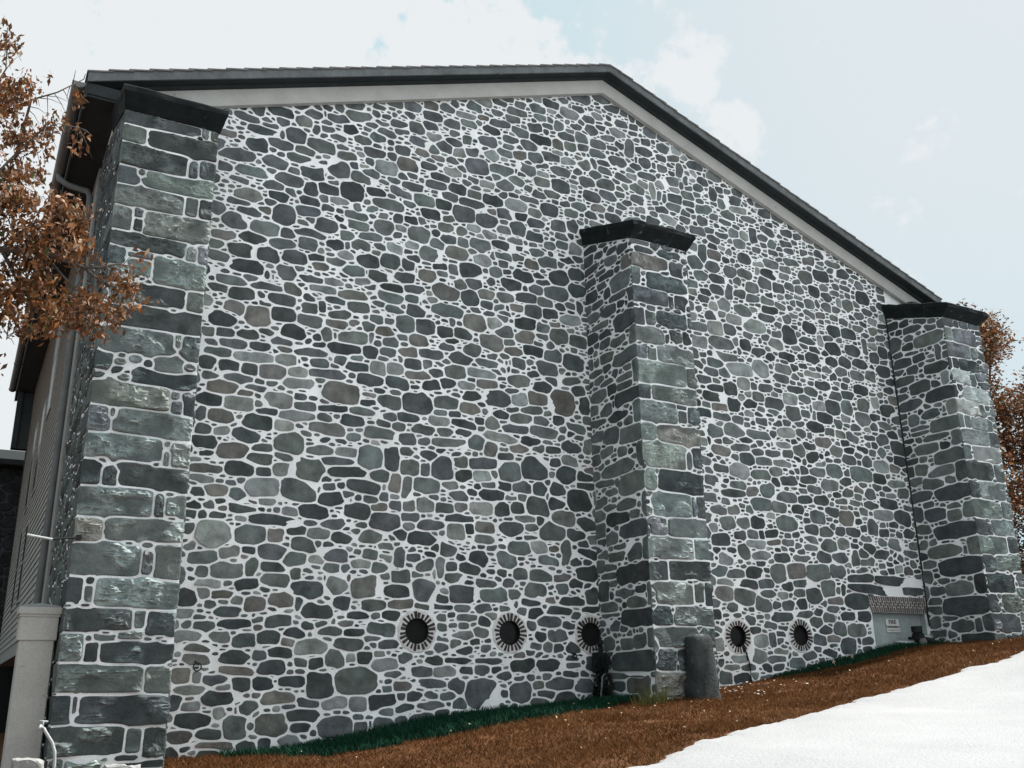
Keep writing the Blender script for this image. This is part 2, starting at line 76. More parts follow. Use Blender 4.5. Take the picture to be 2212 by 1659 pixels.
# ------------------------------------------------------------------ materials
def mat(name, col=(.5, .5, .5), rough=.85, attr=False, mottle=.3, scale=6., bump=.3, bscale=40., bdist=.01, stain=None, spec=.3, transl=0, metal=0, smallmottle=.15, rockmask=0, streak=0, brough=.65):
    m = bpy.data.materials.new(name); m.use_nodes = True
    nt = m.node_tree; N = nt.nodes; L = nt.links; N.clear()
    out = N.new('ShaderNodeOutputMaterial'); b = N.new('ShaderNodeBsdfPrincipled')
    b.inputs['Roughness'].default_value = rough; b.inputs['Specular IOR Level'].default_value = spec; b.inputs['Metallic'].default_value = metal
    tc = N.new('ShaderNodeTexCoord')
    def noise(sc_, det=5, ro=.6):
        n = N.new('ShaderNodeTexNoise'); n.inputs['Scale'].default_value = sc_; n.inputs['Detail'].default_value = det; n.inputs['Roughness'].default_value = ro
        L.new(tc.outputs['Object'], n.inputs['Vector']); return n
    def mul(sock, n, amt):
        mr = N.new('ShaderNodeMapRange'); mr.inputs['From Min'].default_value = .3; mr.inputs['From Max'].default_value = .7
        mr.inputs['To Min'].default_value = 1 - amt; mr.inputs['To Max'].default_value = 1 + amt
        L.new(n.outputs['Fac'], mr.inputs['Value'])
        x = N.new('ShaderNodeVectorMath'); x.operation = 'SCALE'; L.new(sock, x.inputs[0]); L.new(mr.outputs[0], x.inputs['Scale']); return x.outputs[0]
    if attr:
        a = N.new('ShaderNodeVertexColor'); a.layer_name = 'Col'; sock = a.outputs['Color']
    else:
        a = N.new('ShaderNodeRGB'); a.outputs[0].default_value = (*col, 1); sock = a.outputs[0]
    if stain:
        scol, ssc, lo, hi, amt = stain
        n = noise(ssc, 4, .65); mr = N.new('ShaderNodeMapRange'); mr.inputs['From Min'].default_value = lo; mr.inputs['From Max'].default_value = hi; mr.inputs['To Max'].default_value = amt
        L.new(n.outputs['Fac'], mr.inputs['Value'])
        mx = N.new('ShaderNodeMix'); mx.data_type = 'RGBA'; L.new(mr.outputs[0], mx.inputs['Factor']); L.new(sock, mx.inputs['A']); mx.inputs['B'].default_value = (*scol, 1); sock = mx.outputs['Result']
    if mottle: sock = mul(sock, noise(scale), mottle)
    if smallmottle: sock = mul(sock, noise(bscale * 1.7, 3, .7), smallmottle)
    if streak:
        mp = N.new('ShaderNodeMapping'); mp.inputs['Scale'].default_value = (2.6, 2.6, .28); L.new(tc.outputs['Object'], mp.inputs['Vector'])
        n = noise(1.4, 5, .6); L.new(mp.outputs[0], n.inputs['Vector']); sock = mul(sock, n, streak)
    msk = None
    if rockmask:
        mp = N.new('ShaderNodeMapping'); mp.inputs['Scale'].default_value = (1., 1., 1.5); L.new(tc.outputs['Object'], mp.inputs['Vector'])
        n = noise(2.3, 3, .55); L.new(mp.outputs[0], n.inputs['Vector'])
        mr = N.new('ShaderNodeMapRange'); mr.inputs['From Min'].default_value = .47; mr.inputs['From Max'].default_value = .60; mr.inputs['To Min'].default_value = .12; L.new(n.outputs['Fac'], mr.inputs['Value']); msk = mr.outputs[0]
        m2 = N.new('ShaderNodeMapRange'); m2.inputs['To Min'].default_value = 1; m2.inputs['To Max'].default_value = 1 + rockmask; L.new(msk, m2.inputs['Value'])
        x = N.new('ShaderNodeVectorMath'); x.operation = 'SCALE'; L.new(sock, x.inputs[0]); L.new(m2.outputs[0], x.inputs['Scale']); sock = x.outputs[0]
    L.new(sock, b.inputs['Base Color'])
    if bump:
        n = noise(bscale, 6, brough); bp = N.new('ShaderNodeBump'); bp.inputs['Strength'].default_value = bump; bp.inputs['Distance'].default_value = bdist
        hs = n.outputs['Fac']
        if msk:
            mm = N.new('ShaderNodeMath'); mm.operation = 'MULTIPLY'; L.new(hs, mm.inputs[0]); L.new(msk, mm.inputs[1]); hs = mm.outputs[0]
        L.new(hs, bp.inputs['Height']); L.new(bp.outputs['Normal'], b.inputs['Normal'])
    if transl:
        t = N.new('ShaderNodeBsdfTranslucent'); L.new(sock, t.inputs['Color']); ms = N.new('ShaderNodeMixShader'); ms.inputs[0].default_value = transl
        L.new(b.outputs[0], ms.inputs[1]); L.new(t.outputs[0], ms.inputs[2]); L.new(ms.outputs[0], out.inputs['Surface'])
    else: L.new(b.outputs[0], out.inputs['Surface'])
    return m
M = dict(
    mortar=mat('lime_mortar', (.83, .835, .845), .95, mottle=.10, scale=2.2, streak=.10, bump=.6, bscale=30, bdist=.010, stain=((.52, .50, .47), 1.1, .5, .75, .45), spec=.1, smallmottle=.1),
    stone=mat('fieldstone', attr=True, rough=.9, mottle=.46, scale=4.2, bump=.55, bscale=38, bdist=.010, spec=.2, smallmottle=.22),
    rock=mat('rock_faced_stone', attr=True, rough=1., mottle=.34, scale=5., bump=.7, bscale=34, bdist=.012, spec=.1, smallmottle=.2),
    cream=mat('aged_cream_paint', (.40, .395, .375), .7, mottle=.10, scale=3, bump=.1, stain=((.12, .11, .10), 2.6, .66, .72, .7)),
    dark=mat('black_painted_metal', (.014, .017, .018), .8, mottle=.3, scale=4, bump=.2, spec=.15),
    soffit=mat('dark_soffit_boards', (.022, .028, .030), .8, mottle=.25, scale=3, bump=.2),
    fascia=mat('weathered_grey_fascia', (.12, .128, .13), .8, mottle=.3, scale=4, bump=.4, bscale=25, stain=((.5, .5, .5), 3.5, .68, .71, .8)),
    slate=mat('roof_slate', (.13, .125, .125), .8, mottle=.3, scale=3, bump=.3),
    gutter=mat('grey_zinc_gutter', (.13, .135, .135), .6, mottle=.2, scale=3, bump=.1, spec=.3),
    siding=mat('grey_clapboard', (.30, .30, .285), .8, mottle=.15, scale=2, bump=.3, bscale=20),
    trim=mat('grey_trim_board', (.26, .26, .25), .8, mottle=.15, scale=3, bump=.1),
    void=mat('painted_dark_interior', (.008, .009, .009), .9, mottle=.1, bump=0),  # near-black colour standing in for shade inside vents and the open ground floor
    glass=mat('dark_window_glass', (.006, .007, .008), .3, mottle=.6, scale=9, bump=.15, bscale=8, spec=.12, smallmottle=0),
    brick=mat('dark_brown_brick', attr=True, rough=.9, mottle=.3, scale=14, bump=.5, bscale=60, bdist=.006),
    ringmortar=mat('ring_mortar', (.60, .59, .58), .95, mottle=.1, bump=.4, bscale=40),
    plaster=mat('grey_cement_render', (.33, .37, .365), .95, mottle=.12, scale=4, bump=.5, bscale=50, bdist=.006, stain=((.2, .25, .24), 2.5, .5, .7, .5)),
    sign=mat('white_sign_enamel', (.62, .62, .61), .6, mottle=.08, bump=.05, stain=((.4, .38, .35), 14, .55, .7, .5)),
    signgrey=mat('faded_sign_band', (.34, .32, .31), .7, mottle=.15, bump=.05),
    letter=mat('faded_sign_lettering', (.07, .05, .05), .7, mottle=.3, scale=30, bump=0),
    iron=mat('wrought_iron', (.012, .013, .013), .7, mottle=.3, scale=20, bump=.3),
    zinc=mat('galvanised_pipe', (.42, .44, .44), .5, mottle=.2, scale=15, bump=.1),
    brass=mat('dull_brass_cap', (.16, .15, .14), .6, mottle=.3, scale=20, bump=.1),
    asphalt=mat('sunbleached_asphalt', (.34, .34, .347), .95, mottle=.07, scale=.9, bump=.9, bscale=34, bdist=.02, smallmottle=.12, stain=((.2, .2, .205), 1.6, .66, .72, .35)),
    soil=mat('dry_brown_turf', (.085, .037, .0155), .95, mottle=.3, scale=1.6, bump=.8, bscale=25, bdist=.02, stain=((.115, .058, .029), 1.3, .45, .7, .8), spec=.1),
    grass=mat('dry_grass_blades', attr=True, rough=.9, mottle=.2, scale=1.2, bump=0, spec=.1, transl=.25),
    leaf=mat('autumn_leaf', attr=True, rough=.6, mottle=.2, scale=6, bump=0, spec=.35, transl=.3),
    bark=mat('grey_bark', (.09, .075, .065), .9, mottle=.3, scale=8, bump=.6, bscale=20),
    rockwhite=mat('pale_limestone', (.30, .30, .29), .9, mottle=.2, scale=8, bump=.8, bscale=18, bdist=.02),
    post=mat('dark_granite_post', (.038, .042, .043), .9, mottle=.5, scale=4, bump=.9, bscale=22, bdist=.018, stain=((.22, .215, .205), 4.5, .58, .72, .7)),
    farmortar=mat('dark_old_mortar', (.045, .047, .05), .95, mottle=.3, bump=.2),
    shrub=mat('shadow_grass_and_ivy', attr=True, rough=.9, mottle=.2, scale=3, bump=0, spec=.1),  # shared by the ivy and the grass with shadow painted into its colour
    litter=mat('pale_fallen_leaf', attr=True, rough=.8, mottle=.1, bump=0),
)
# ------------------------------------------------------------------ vector noise for shaping
_perm = rng.random((256, 256))
def vnoise(u, v):
    iu = np.floor(u).astype(int); iv = np.floor(v).astype(int); fu = u - iu; fv = v - iv
    fu = fu * fu * (3 - 2 * fu); fv = fv * fv * (3 - 2 * fv)
    g = lambda a, b: _perm[a & 255, b & 255]
    return (g(iu, iv) * (1 - fu) + g(iu + 1, iv) * fu) * (1 - fv) + (g(iu, iv + 1) * (1 - fu) + g(iu + 1, iv + 1) * fu) * fv
def fbm(u, v, o=4):
    s = 0; a = .5
    for k in range(o): s = s + a * vnoise(u + 17.3 * k, v + 9.1 * k); u = u * 2.03; v = v * 2.03; a *= .5
    return s / (1 - .5 ** o)
# ------------------------------------------------------------------ rubble masonry
TONE = {'k': (.018, .020, .022), '-': (.104, .119, .117), 'd': (.060, .070, .071), 'l': (.210, .226, .219), 'b': (.138, .137, .127), 'p': (.092, .101, .106), 'g': (.117, .135, .129)}
def parse(txt):
    out = []
    for it in txt.split(';'):
        q = it.split(','); t = q[3]; c = t.endswith('C'); t = t[:-1] if c else t
        out.append([int(q[0]) / 100, int(q[1]) / 100, int(q[2]) / 200, int(t[:-1]) / 200, t[-1], c])
    return out
def sdist(u, v, S):
    """rough signed distance from points (...,1) to all superellipses S (rows: u v a b n cos sin)"""
    du = u[..., None] - S[:, 0]; dv = v[..., None] - S[:, 1]
    x = np.abs(du * S[:, 5] + dv * S[:, 6]) / S[:, 2]; y = np.abs(-du * S[:, 6] + dv * S[:, 5]) / S[:, 3]
    n = S[:, 4]
    return sd2(x, y, n, S[:, 2], S[:, 3])
def sd2(x, y, n, a, b):
    x = np.maximum(x, 1e-4); y = np.maximum(y, 1e-4)
    xp = x ** (n - 1); yp = y ** (n - 1); d = np.maximum((xp * x + yp * y) ** (1 / n), .15)
    return (d - 1) / (d ** (1 - n) * np.sqrt((xp / a) ** 2 + (yp / b) ** 2))
def masonry(mb, fmap, anchors, planes, bounds, obst=(), classes=(), gap=.032, rough=0., K=24, seed=1, n_rng=(2.4, 4.5), cap=.09, corner=None, mi=1, tonefn=None, relief=(.006, .016), attempts=2500, rotj=.10, cutp=.10):
    """planes: list of (nu,nv,c) with nu*u+nv*v<=c ; obst rows (u,v,a,b,n)"""
    r = np.random.default_rng(seed)
    S = []; info = []
    anchors = [list(q) for q in anchors]; kk = 1. if rough > .05 else .55
    for _ in range(3):
        for i in range(len(anchors)):
            for j in range(i + 1, len(anchors)):
                p, q = anchors[i], anchors[j]
                ou = (p[2] + q[2]) - abs(p[0] - q[0]); ov = (p[3] + q[3]) - abs(p[1] - q[1])
                if ou <= 0 or ov <= 0: continue
                if ou > .8 * min(p[2], q[2]) and ov > .8 * min(p[3], q[3]) and ou * ov > 1.6 * min(p[2] * p[3], q[2] * q[3]): continue
                k, o = (0, ou) if ou / min(p[2], q[2]) < ov / min(p[3], q[3]) else (1, ov)
                o = (o + gap * .5) * kk
                if o > 1.2 * min(p[2 + k], q[2 + k]): continue
                d = 1 if p[k] >= q[k] else -1
                p[2 + k] -= o / 4; q[2 + k] -= o / 4; p[k] += d * o / 4; q[k] -= d * o / 4
    for (u, v, a, b, t, c) in anchors:
        if S and any(((u - q[0]) / q[2]) ** 2 + ((v - q[1]) / q[3]) ** 2 < .62 or ((u - q[0]) / a) ** 2 + ((v - q[1]) / b) ** 2 < .62 for q in S): continue
        n = r.uniform(*n_rng); th = r.normal(0, rotj * .5)
        S.append([u, v, a, b, n, math.cos(th), math.sin(th)]); info.append((t, c, True))
    for (u, v, a, b, n) in obst:
        S.append([u, v, a, b, n, 1, 0]); info.append(None)
    cell = .8; grid = {}
    def key(u, v): return (int(math.floor(u / cell)), int(math.floor(v / cell)))
    def put(i):
        u, v, a, b = S[i][:4]
        for gx in range(int(math.floor((u - a - .05) / cell)), int(math.floor((u + a + .05) / cell)) + 1):
            for gy in range(int(math.floor((v - b - .05) / cell)), int(math.floor((v + b + .05) / cell)) + 1):
                grid.setdefault((gx, gy), []).append(i)
    for i in range(len(S)): put(i)
    def inside(u, v, m=0): return all(nu * u + nv * v <= c - m for nu, nv, c in planes)
    ph = np.linspace(0, 2 * math.pi, 11)[:-1]; cx = np.append(np.cos(ph), 0); sx = np.append(np.sin(ph), 0)
    for (a0, b0, dens) in classes:
        for _ in range(int(attempts * dens)):
            u = r.uniform(bounds[0], bounds[1]); v = r.uniform(bounds[2], bounds[3])
            if not inside(u, v, -.02): continue
            a = a0 * r.uniform(.75, 1.3); b = b0 * r.uniform(.75, 1.3)
            if r.random() < .06: a, b = b, a
            ids = set()
            g0 = key(u, v)
            for gx in range(g0[0] - (1 if a > .2 else 0), g0[0] + 1 + (1 if a > .2 else 0)):
                ids.update(grid.get((gx, g0[1]), ()))
            for du, dv in ((-a, 0), (a, 0), (0, b), (0, -b)): ids.update(grid.get(key(u + du, v + dv), ()))
            if ids:
                A = np.array([S[i] for i in ids])
                d0 = ((np.abs(u - A[:, 0]) / A[:, 2]) ** 2 + (np.abs(v - A[:, 1]) / A[:, 3]) ** 2)
                if d0.min() < .8: continue
                if sdist(u + a * cx * .9, v + b * sx * .9, A).min() < gap * .12: continue
            th = r.normal(0, rotj)
            S.append([u, v, a, b, r.uniform(2.3, 4.5), math.cos(th), math.sin(th)]); info.append((None, False, False)); put(len(S) - 1)
    A = np.array(S)
    cnt = 0
    for i, inf in enumerate(info):
        if inf is None: continue
        u0, v0, a, b, n, co, si = S[i]
        k_ = K if max(a, b) > .06 else 12
        if rough > .02 and max(a, b) > .06: k_ = int(np.clip(3.2 * (a + b) / .015, 36, 116))
        phi = np.linspace(0, 2 * math.pi, k_ + 1)[:-1] + r.uniform(0, .1)
        # parameter directions spread by arc so that long stones keep points on their long sides
        dx = a * np.cos(phi); dy = b * np.sin(phi)
        U = co * dx - si * dy; V = si * dx + co * dy
        e = (np.abs(np.cos(phi)) ** n + np.abs(np.sin(phi)) ** n) ** (1 / n)
        ids = set()
        for gx in range(int(math.floor((u0 - 1.6 * a - .1) / cell)), int(math.floor((u0 + 1.6 * a + .1) / cell)) + 1):
            for gy in range(int(math.floor((v0 - 1.6 * b - .1) / cell)), int(math.floor((v0 + 1.6 * b + .1) / cell)) + 1):
                ids.update(grid.get((gx, gy), ()))
        ids.discard(i)
        T = np.linspace(.2, 2.9, 50)
        PU = u0 + U[:, None] * T; PV = v0 + V[:, None] * T
        sc_ = math.sqrt(a * b)
        si_ = sd2(np.abs(np.cos(phi))[:, None] * T, np.abs(np.sin(phi))[:, None] * T, n, a, b)
        g_ = gap * r.uniform(.8, 1.15)
        if ids:
            nb = sdist(PU, PV, A[list(ids)]).min(-1)
        else: nb = np.full_like(si_, 9.)
        cp = cap * (1 if inf[2] else .8)
        ex = np.minimum(nb - g_ - si_, cp - si_)
        for nu, nv, c in planes:
            pass
        bad = ex < 0
        first = np.where(bad.any(1), bad.argmax(1), T.size - 1)
        f0 = np.maximum(first - 1, 0); rows = np.arange(k_)
        e0 = ex[rows, f0]; e1 = ex[rows, first]
        w = np.clip(np.where(e0 - e1 > 1e-9, e0 / np.maximum(e0 - e1, 1e-9), 0), 0, 1)
        t = T[f0] + (T[first] - T[f0]) * w
        L_ = np.hypot(U, V)
        for nu, nv, c in planes:
            den = (nu * U + nv * V); num = c - nu * u0 - nv * v0
            lim = np.where(den > 1e-6, num / np.maximum(den, 1e-6), 9)
            t = np.minimum(t, np.maximum(lim, .02))
        if not inf[1] and r.random() < cutp:
            for _ in range(1 + (r.random() < .35)):
                ca = math.atan2(r.choice([-1, 1]) * r.uniform(.5, 1.) * b ** -1 * .5, r.choice([-1, 1]) * r.uniform(.2, 1) * a ** -1 * .5)
                nu, nv = math.cos(ca), math.sin(ca)
                pr = nu * U * t + nv * V * t; lim_ = pr.max() * r.uniform(.60, .86)
                t = np.where(pr > lim_, t * lim_ / np.maximum(pr, 1e-6), t)
        if not inf[1]:
            t = .11 * np.roll(t, 1) + .78 * t + .11 * np.roll(t, -1)
        t *= 1 + (vnoise(phi * 3.1 + i * 3.7, phi * 0 + i * 1.3) - .5) * .07 * (0 if inf[1] else 1)
        if t.mean() < .35: continue
        tone = inf[0]
        if tone is None or tone == '-': tone = tonefn(r, u0, v0) if tonefn else r.choice(list('--dgpl'))
        col = np.array(TONE[tone]) * r.uniform(.80, 1.24) * np.array([r.uniform(.96, 1.04), 1, r.uniform(.96, 1.04)])
        h0 = r.uniform(*relief); tu = r.normal(0, .035); tv = r.normal(0, .035)
        bu = U * t; bv = V * t; ln = np.hypot(bu, bv)
        rings = []
        ins = min(.012, .3 * ln.mean())
        f1 = np.clip(1 - .4 * ins / ln, .3, 1); f2 = np.clip(1 - 1.5 * ins / ln, .25, 1)
        seq = [(np.ones(k_), -.008), (np.ones(k_) * .999, .3 * h0), (f1, .8 * h0), (f2, h0)]
        if rough and max(a, b) > .05:
            nr = int(np.clip(min(a, 1.6 * b) / .013, 3, 17)) if rough > .02 else int(np.clip(b / .022, 3, 9))
            seq += [(f2 * q, h0) for q in np.linspace(1, 0, nr + 1)[1:-1]]
        elif max(a, b) > .06: seq += [(f2 * .55, h0 * 1.05)]
        R1 = r.uniform(0, 50); msk_t = r.uniform(.34, .56)
        verts = []; vcol = []
        for f, h in seq:
            uu = u0 + bu * f; vv = v0 + bv * f
            hh = h + (bu * f * tu + bv * f * tv) * (h > 0)
            if rough and h >= h0 * .79:
                m = np.clip((fbm(uu * 3.2 + R1, vv * 4.5 + R1, 2) - msk_t) * 6, 0, 1)
                if rough > .02:
                    wx = uu + .05 * fbm(uu * 6 + R1, vv * 6, 2); rg = lambda q: 1 - np.abs(2 * q - 1)
                    sh_ = np.clip((1 - f) * 6, 0, 1) if np.ndim(f) else min(1, (1 - f) * 6)
                    hh = hh + rough * (.10 + .9 * m) * (.62 * rg(vnoise(wx * 10 + R1, vv * 15)) + .38 * rg(vnoise(wx * 27, vv * 34 + R1)) - .25) * np.clip(sh_ + .25, 0, 1)
                else:
                    hh = hh + rough * m * (fbm(uu * 13 + R1, vv * 18, 4) - .22) * 1.7
                hh = np.maximum(hh, .004)
            else:
                hh = hh + (vnoise(uu * 14 + R1, vv * 14) - .5) * .006 * (h > 0)
            if inf[1] and corner:  # corner stones stay square with their other face
                hh = np.where(np.abs(uu - corner[0]) < corner[1], np.minimum(hh, h0 if h > 0 else h), hh)
            verts += list(map(tuple, np.stack(np.broadcast_arrays(*fmap(uu, vv, hh)), -1).tolist()))
            if rough > .02: mm_ = m if h >= h0 * .79 else np.zeros(k_); vcol += [tuple(col * (1 + 1.1 * q)) for q in mm_]
        hc = h0 * 1.05
        verts.append(fmap(u0, v0, hc)); nR = len(seq)
        fs = [(q * k_ + j, q * k_ + (j + 1) % k_, (q + 1) * k_ + (j + 1) % k_, (q + 1) * k_ + j) for q in range(nR - 1) for j in range(k_)]
        fs += [((nR - 1) * k_ + j, (nR - 1) * k_ + (j + 1) % k_, nR * k_) for j in range(k_)]
        mb.add(verts, fs, mi, vcol + [vcol[-1]] if vcol else tuple(col)); cnt += 1
    return cnt
# ------------------------------------------------------------------ ground shape
GX = [-80, -20, 0, 2.2, 3.63, 4.89, 6.46, 8.83, 10.1, 11.57, 12.38, 14.94, 16.9, 17.67, 26, 40, 80]
GZ = [-2.5, -.5, .55, .80, .84, 1.02, 1.22, 1.38, 1.42, 1.58, 1.70, 2.12, 2.27, 2.37, 3.3, 4.6, 6.5]
def gz(x, y):
    return np.interp(x, GX, GZ) + .05 * np.minimum(0, np.maximum(np.asarray(y) + 1.2, -30)) + 0 * np.asarray(x)
PX = [-60, -10, 0, 5.3, 6.1, 7.5, 9.2, 11.1, 12.85, 14.8, 18, 26, 60]
PY = [-14, -9.3, -7.3, -5.05, -4.95, -4.4, -3.8, -3.2, -3.05, -3.0, -3.0, -3.0, -3.0]
def pave_edge(x): return np.interp(x, PX, PY)
def ragf(x):
    x = np.asarray(x, float); return (fbm(x * 1.1, x * 0 + 3., 4) - .5) * .45 + (fbm(x * 6., x * 0 + 8., 3) - .5) * .2 + (fbm(x * 19., x * 0 + 2., 2) - .5) * .1
BX = [(.985, 2.125), (8.78, 9.93), (16.56, 17.70)]   # buttress spans in x
DF = 1.35
APX, APZ, SL = 9.3, 12.27, .355
def rake(x): return APZ - SL * abs(x - APX)
def captop(y): return 8.60 + .32 * (y + DF)          # masonry top under a cap
# ------------------------------------------------------------------ the barn
barn = empty('stone_barn', (9.3, 0, 1.4))
tag(barn, 'big gabled stone barn with white pointed joints and three stone buttresses', 'barn')
BP = barn.location.copy()
def part(mb, name, mats, parent=barn, **k):
    o = mb.build(name, mats, None, **k); return adopt(o, parent)
def adopt(o, parent):
    off = Vector((0, 0, 0)); p = parent
    while p: off += p.location; p = p.parent
    o.parent = parent; o.location = -off + o.location
    return o
def sheet(mb, outer, holes, fmap, mi=0):
    bm = bmesh.new(); es = []
    for loop in [outer] + holes:
        vs = [bm.verts.new((p[0], p[1], 0)) for p in loop]
        es += [bm.edges.new((vs[i], vs[(i + 1) % len(vs)])) for i in range(len(vs))]
    bmesh.ops.triangle_fill(bm, use_beauty=True, edges=es)
    bm.verts.index_update()
    mb.add([fmap(v.co.x, v.co.y, 0) for v in bm.verts], [[v.index for v in f.verts] for f in bm.faces], mi); bm.free()
def circle(u, v, r, n=32): return [(u + r * math.cos(2 * math.pi * k / n), v + r * math.sin(2 * math.pi * k / n)) for k in range(n)]
RND = [(5.66, 2.37), (7.16, 2.363), (8.60, 2.356), (11.61, 2.356), (13.08, 2.385)]
RO, RR = .178, .285
DOOR = (14.98, 16.47, 1.9, 2.83)
def tone_g(r, u, v):
    t = r.random(); hi = np.clip((v - 6) / 5, 0, 1); left = np.clip((7 - u) / 5, 0, 1) * np.clip((7 - v) / 4, 0, 1)
    if t < .14 + .22 * hi: return 'p'
    if t < .36: return 'd'
    if t < .52 + .22 * left: return 'l' if r.random() < .6 else 'b'
    if t < .74: return 'g'
    return '-'
# gable wall
mb = MB()
fm = lambda u, v, h: (u, -h, v)
sheet(mb, [(1.0, -.6), (17.8, -.6), (17.8, rake(17.8) + .2), (APX, APZ + .25), (1.0, rake(1.0) + .2)],
      [circle(u, v, RO + .004) for u, v in RND if u != 8.60] + [circle(8.60, 2.356, RO + .004)] + [[(DOOR[0], DOOR[2]), (DOOR[1], DOOR[2]), (DOOR[1], DOOR[3]), (DOOR[0], DOOR[3])]], fm)
planes = [(SL, 1, APZ + SL * APX + .04), (-SL, 1, APZ - SL * APX + .04), (-1, 0, -2.08), (1, 0, 16.62), (.1, -1, -.42)]
obst = [(u, v, RR + .012, RR + .012, 2) for u, v in RND] + [(15.72, 2.46, .79, .635, 14), (9.4, 4.5, .50, 4.2, 20)]
ng = masonry(mb, fm, parse(GABLE), planes, (2.1, 16.6, .5, 12.3), obst,
        classes=[(.16, .085, 1.2), (.12, .065, 1.8), (.09, .05, 2.6), (.065, .034, 3.2), (.046, .020, 4.5), (.032, .012, 5)], attempts=2600, gap=.0265, K=26, seed=3, tonefn=tone_g)
part(mb, 'gable_wall', [M['mortar'], M['stone']])
# buttresses
def jit(v): return .85 + .3 * ((math.sin(v * 91.7) * 43758.5) % 1)
def pair(front, side):
    for s in side:
        if not s[5]: continue
        fs = [q for q in front if q[5]]
        q = min(fs, key=lambda q: abs(q[1] - s[1]))
        if abs(q[1] - s[1]) < .14:
            s[1] = q[1]; s[3] = q[3]; t = q[4] if q[4] != '-' else s[4]
            if t == '-': t = '-gdgp'[int(jit(q[1]) * 997) % 5]
            q[4] = s[4] = t if t != '-' else 'g'
def tone_b(r, u, v): return r.choice(list('-gggdp')) if v < 7 else r.choice(list('ddpp-'))
def make_buttress(k, front, side, label):
    x0, x1 = BX[k]; mb = MB(); H = .012
    y1 = 1.35 if k == 0 else 0.0
    ff = lambda u, v, h: (u, -DF - h, v)
    fl = lambda u, v, h: (x0 - h, u, v)
    fr = lambda u, v, h: (x1 + h, u, v)
    zb = .3
    sheet(mb, [(x0, zb), (x1, zb), (x1, 8.61), (x0, 8.61)], [], ff)
    for X, fmm, yy in ((x0, fl, y1), (x1, fr, 0.)):
        o_ = [(-DF, zb), (yy, zb)] + ([(yy, captop(0) + .3), (0, captop(0) + .3)] if yy > 0 else []) + [(0, captop(0)), (-DF, 8.60)]
        sheet(mb, o_, [], fmm)
    cls = [(.14, .08, .9), (.09, .05, 1.2), (.06, .035, 1.8), (.035, .018, 2.5)]
    if k == 0:
        side = []
        for q in front:
            if q[5]:
                if q[4] == '-': q[4] = 'gd-p'[int(jit(q[1]) * 991) % 4].replace('-', 'g')
                d = .16 if q[2] > .25 else .34
                side.append([-DF + d * .9, q[1], d, q[3], q[4], True])
    pair(front, side)
    gz0 = float(gz(x0, -1.2)); gz1 = float(gz(x1, -1.2))
    masonry(mb, ff, front, [(-1, 0, -(x0 - H)), (1, 0, x1 + .002), (0, 1, 8.59), (0, -1, -(gz0 - .15))], (x0, x1, gz0 - .1, 8.7), (), cls, attempts=260, gap=.026, rough=.085, K=44, seed=20 + k, n_rng=(5, 9), cap=.09, cutp=.04, corner=(x0 - H, .02), tonefn=tone_b, relief=(H, H), rotj=.05)
    masonry(mb, fl, side, [(-1, 0, DF + H), (1, 0, y1), (-.32, 1, 8.58 + .32 * DF), (0, -1, -(gz0 - .15))], (-DF, y1, gz0 - .1, 9.1), (), cls, attempts=420 if k else 900, gap=.026, rough=.012, K=24, seed=30 + k, n_rng=(3, 7), cap=.07, cutp=.35, corner=(-DF - H, .02), tonefn=tone_b, relief=(H, H), rotj=.06)
    masonry(mb, fr, [], [(-1, 0, DF), (1, 0, -.01), (-.32, 1, 8.58 + .32 * DF), (0, -1, -(gz1 - .15))], (-DF, 0, gz1, 9.1), (), [(.2, .11, .6), (.12, .07, .8)], attempts=400, gap=.035, K=16, seed=40 + k, tonefn=tone_b, relief=(H, H))
    b = part(mb, 'buttress', [M['mortar'], M['rock']])
    b['label'] = label
    # slab cap
    mb = MB(); o = .075; yb = .03; yf = -DF - .21
    s = lambda y: .36 * (y + DF)
    def loop(xa, xb, ya, z): return [(xa, ya, z + s(ya) * 0), (xb, ya, z), (xb, yb, z + .32 * (yb - ya)), (xa, yb, z + .32 * (yb - ya))]
    L1 = loop(x0 - .02, x1 + .02, -DF - .02, 8.595); L2 = loop(x0 - o * .7, x1 + o * .7, yf + .05, 8.715); L3 = loop(x0 - o, x1 + o, yf, 8.755); L4 = loop(x0 - o, x1 + o, yf, 8.83); L5 = loop(x0 - o + .015, x1 + o - .015, yf + .015, 8.848)
    mb.add(L1 + L2 + L3 + L4 + L5, [(0, 1, 2, 3), (16, 17, 18, 19)] + [(q * 4 + i, q * 4 + (i + 1) % 4, q * 4 + 4 + (i + 1) % 4, q * 4 + 4 + i) for q in range(4) for i in range(4)])
    cp_ = part(mb, 'cap', M['cap'], b)
    bm = bmesh.new(); bm.from_mesh(cp_.data); bmesh.ops.subdivide_edges(bm, edges=bm.edges[:], cuts=7, use_grid_fill=True)
    for v in bm.verts: v.co += Vector(((float(fbm(np.array([v.co.y * 9. + k]), np.array([v.co.z * 9. + v.co.x * 5]))[0]) - .5) * .03, (float(fbm(np.array([v.co.x * 7. + k]), np.array([v.co.z * 8.]))[0]) - .5) * .03, (float(fbm(np.array([v.co.x * 6. + 9]), np.array([v.co.y * 6. + k]))[0]) - .5) * .035))
    bm.to_mesh(cp_.data); bm.free()
    return b
M['cap'] = mat('black_stained_cap', (.012, .015, .016), .85, mottle=.3, scale=6, bump=.4, bscale=20, stain=((.16, .16, .155), 4., .60, .70, .6), spec=.12)
make_buttress(0, parse(LF), [], 'left corner buttress of large rock faced blocks')
make_buttress(1, parse(MF), parse(MS), 'middle buttress standing against the gable')
make_buttress(2, parse(RF), parse(RS), 'right corner buttress at the uphill end')
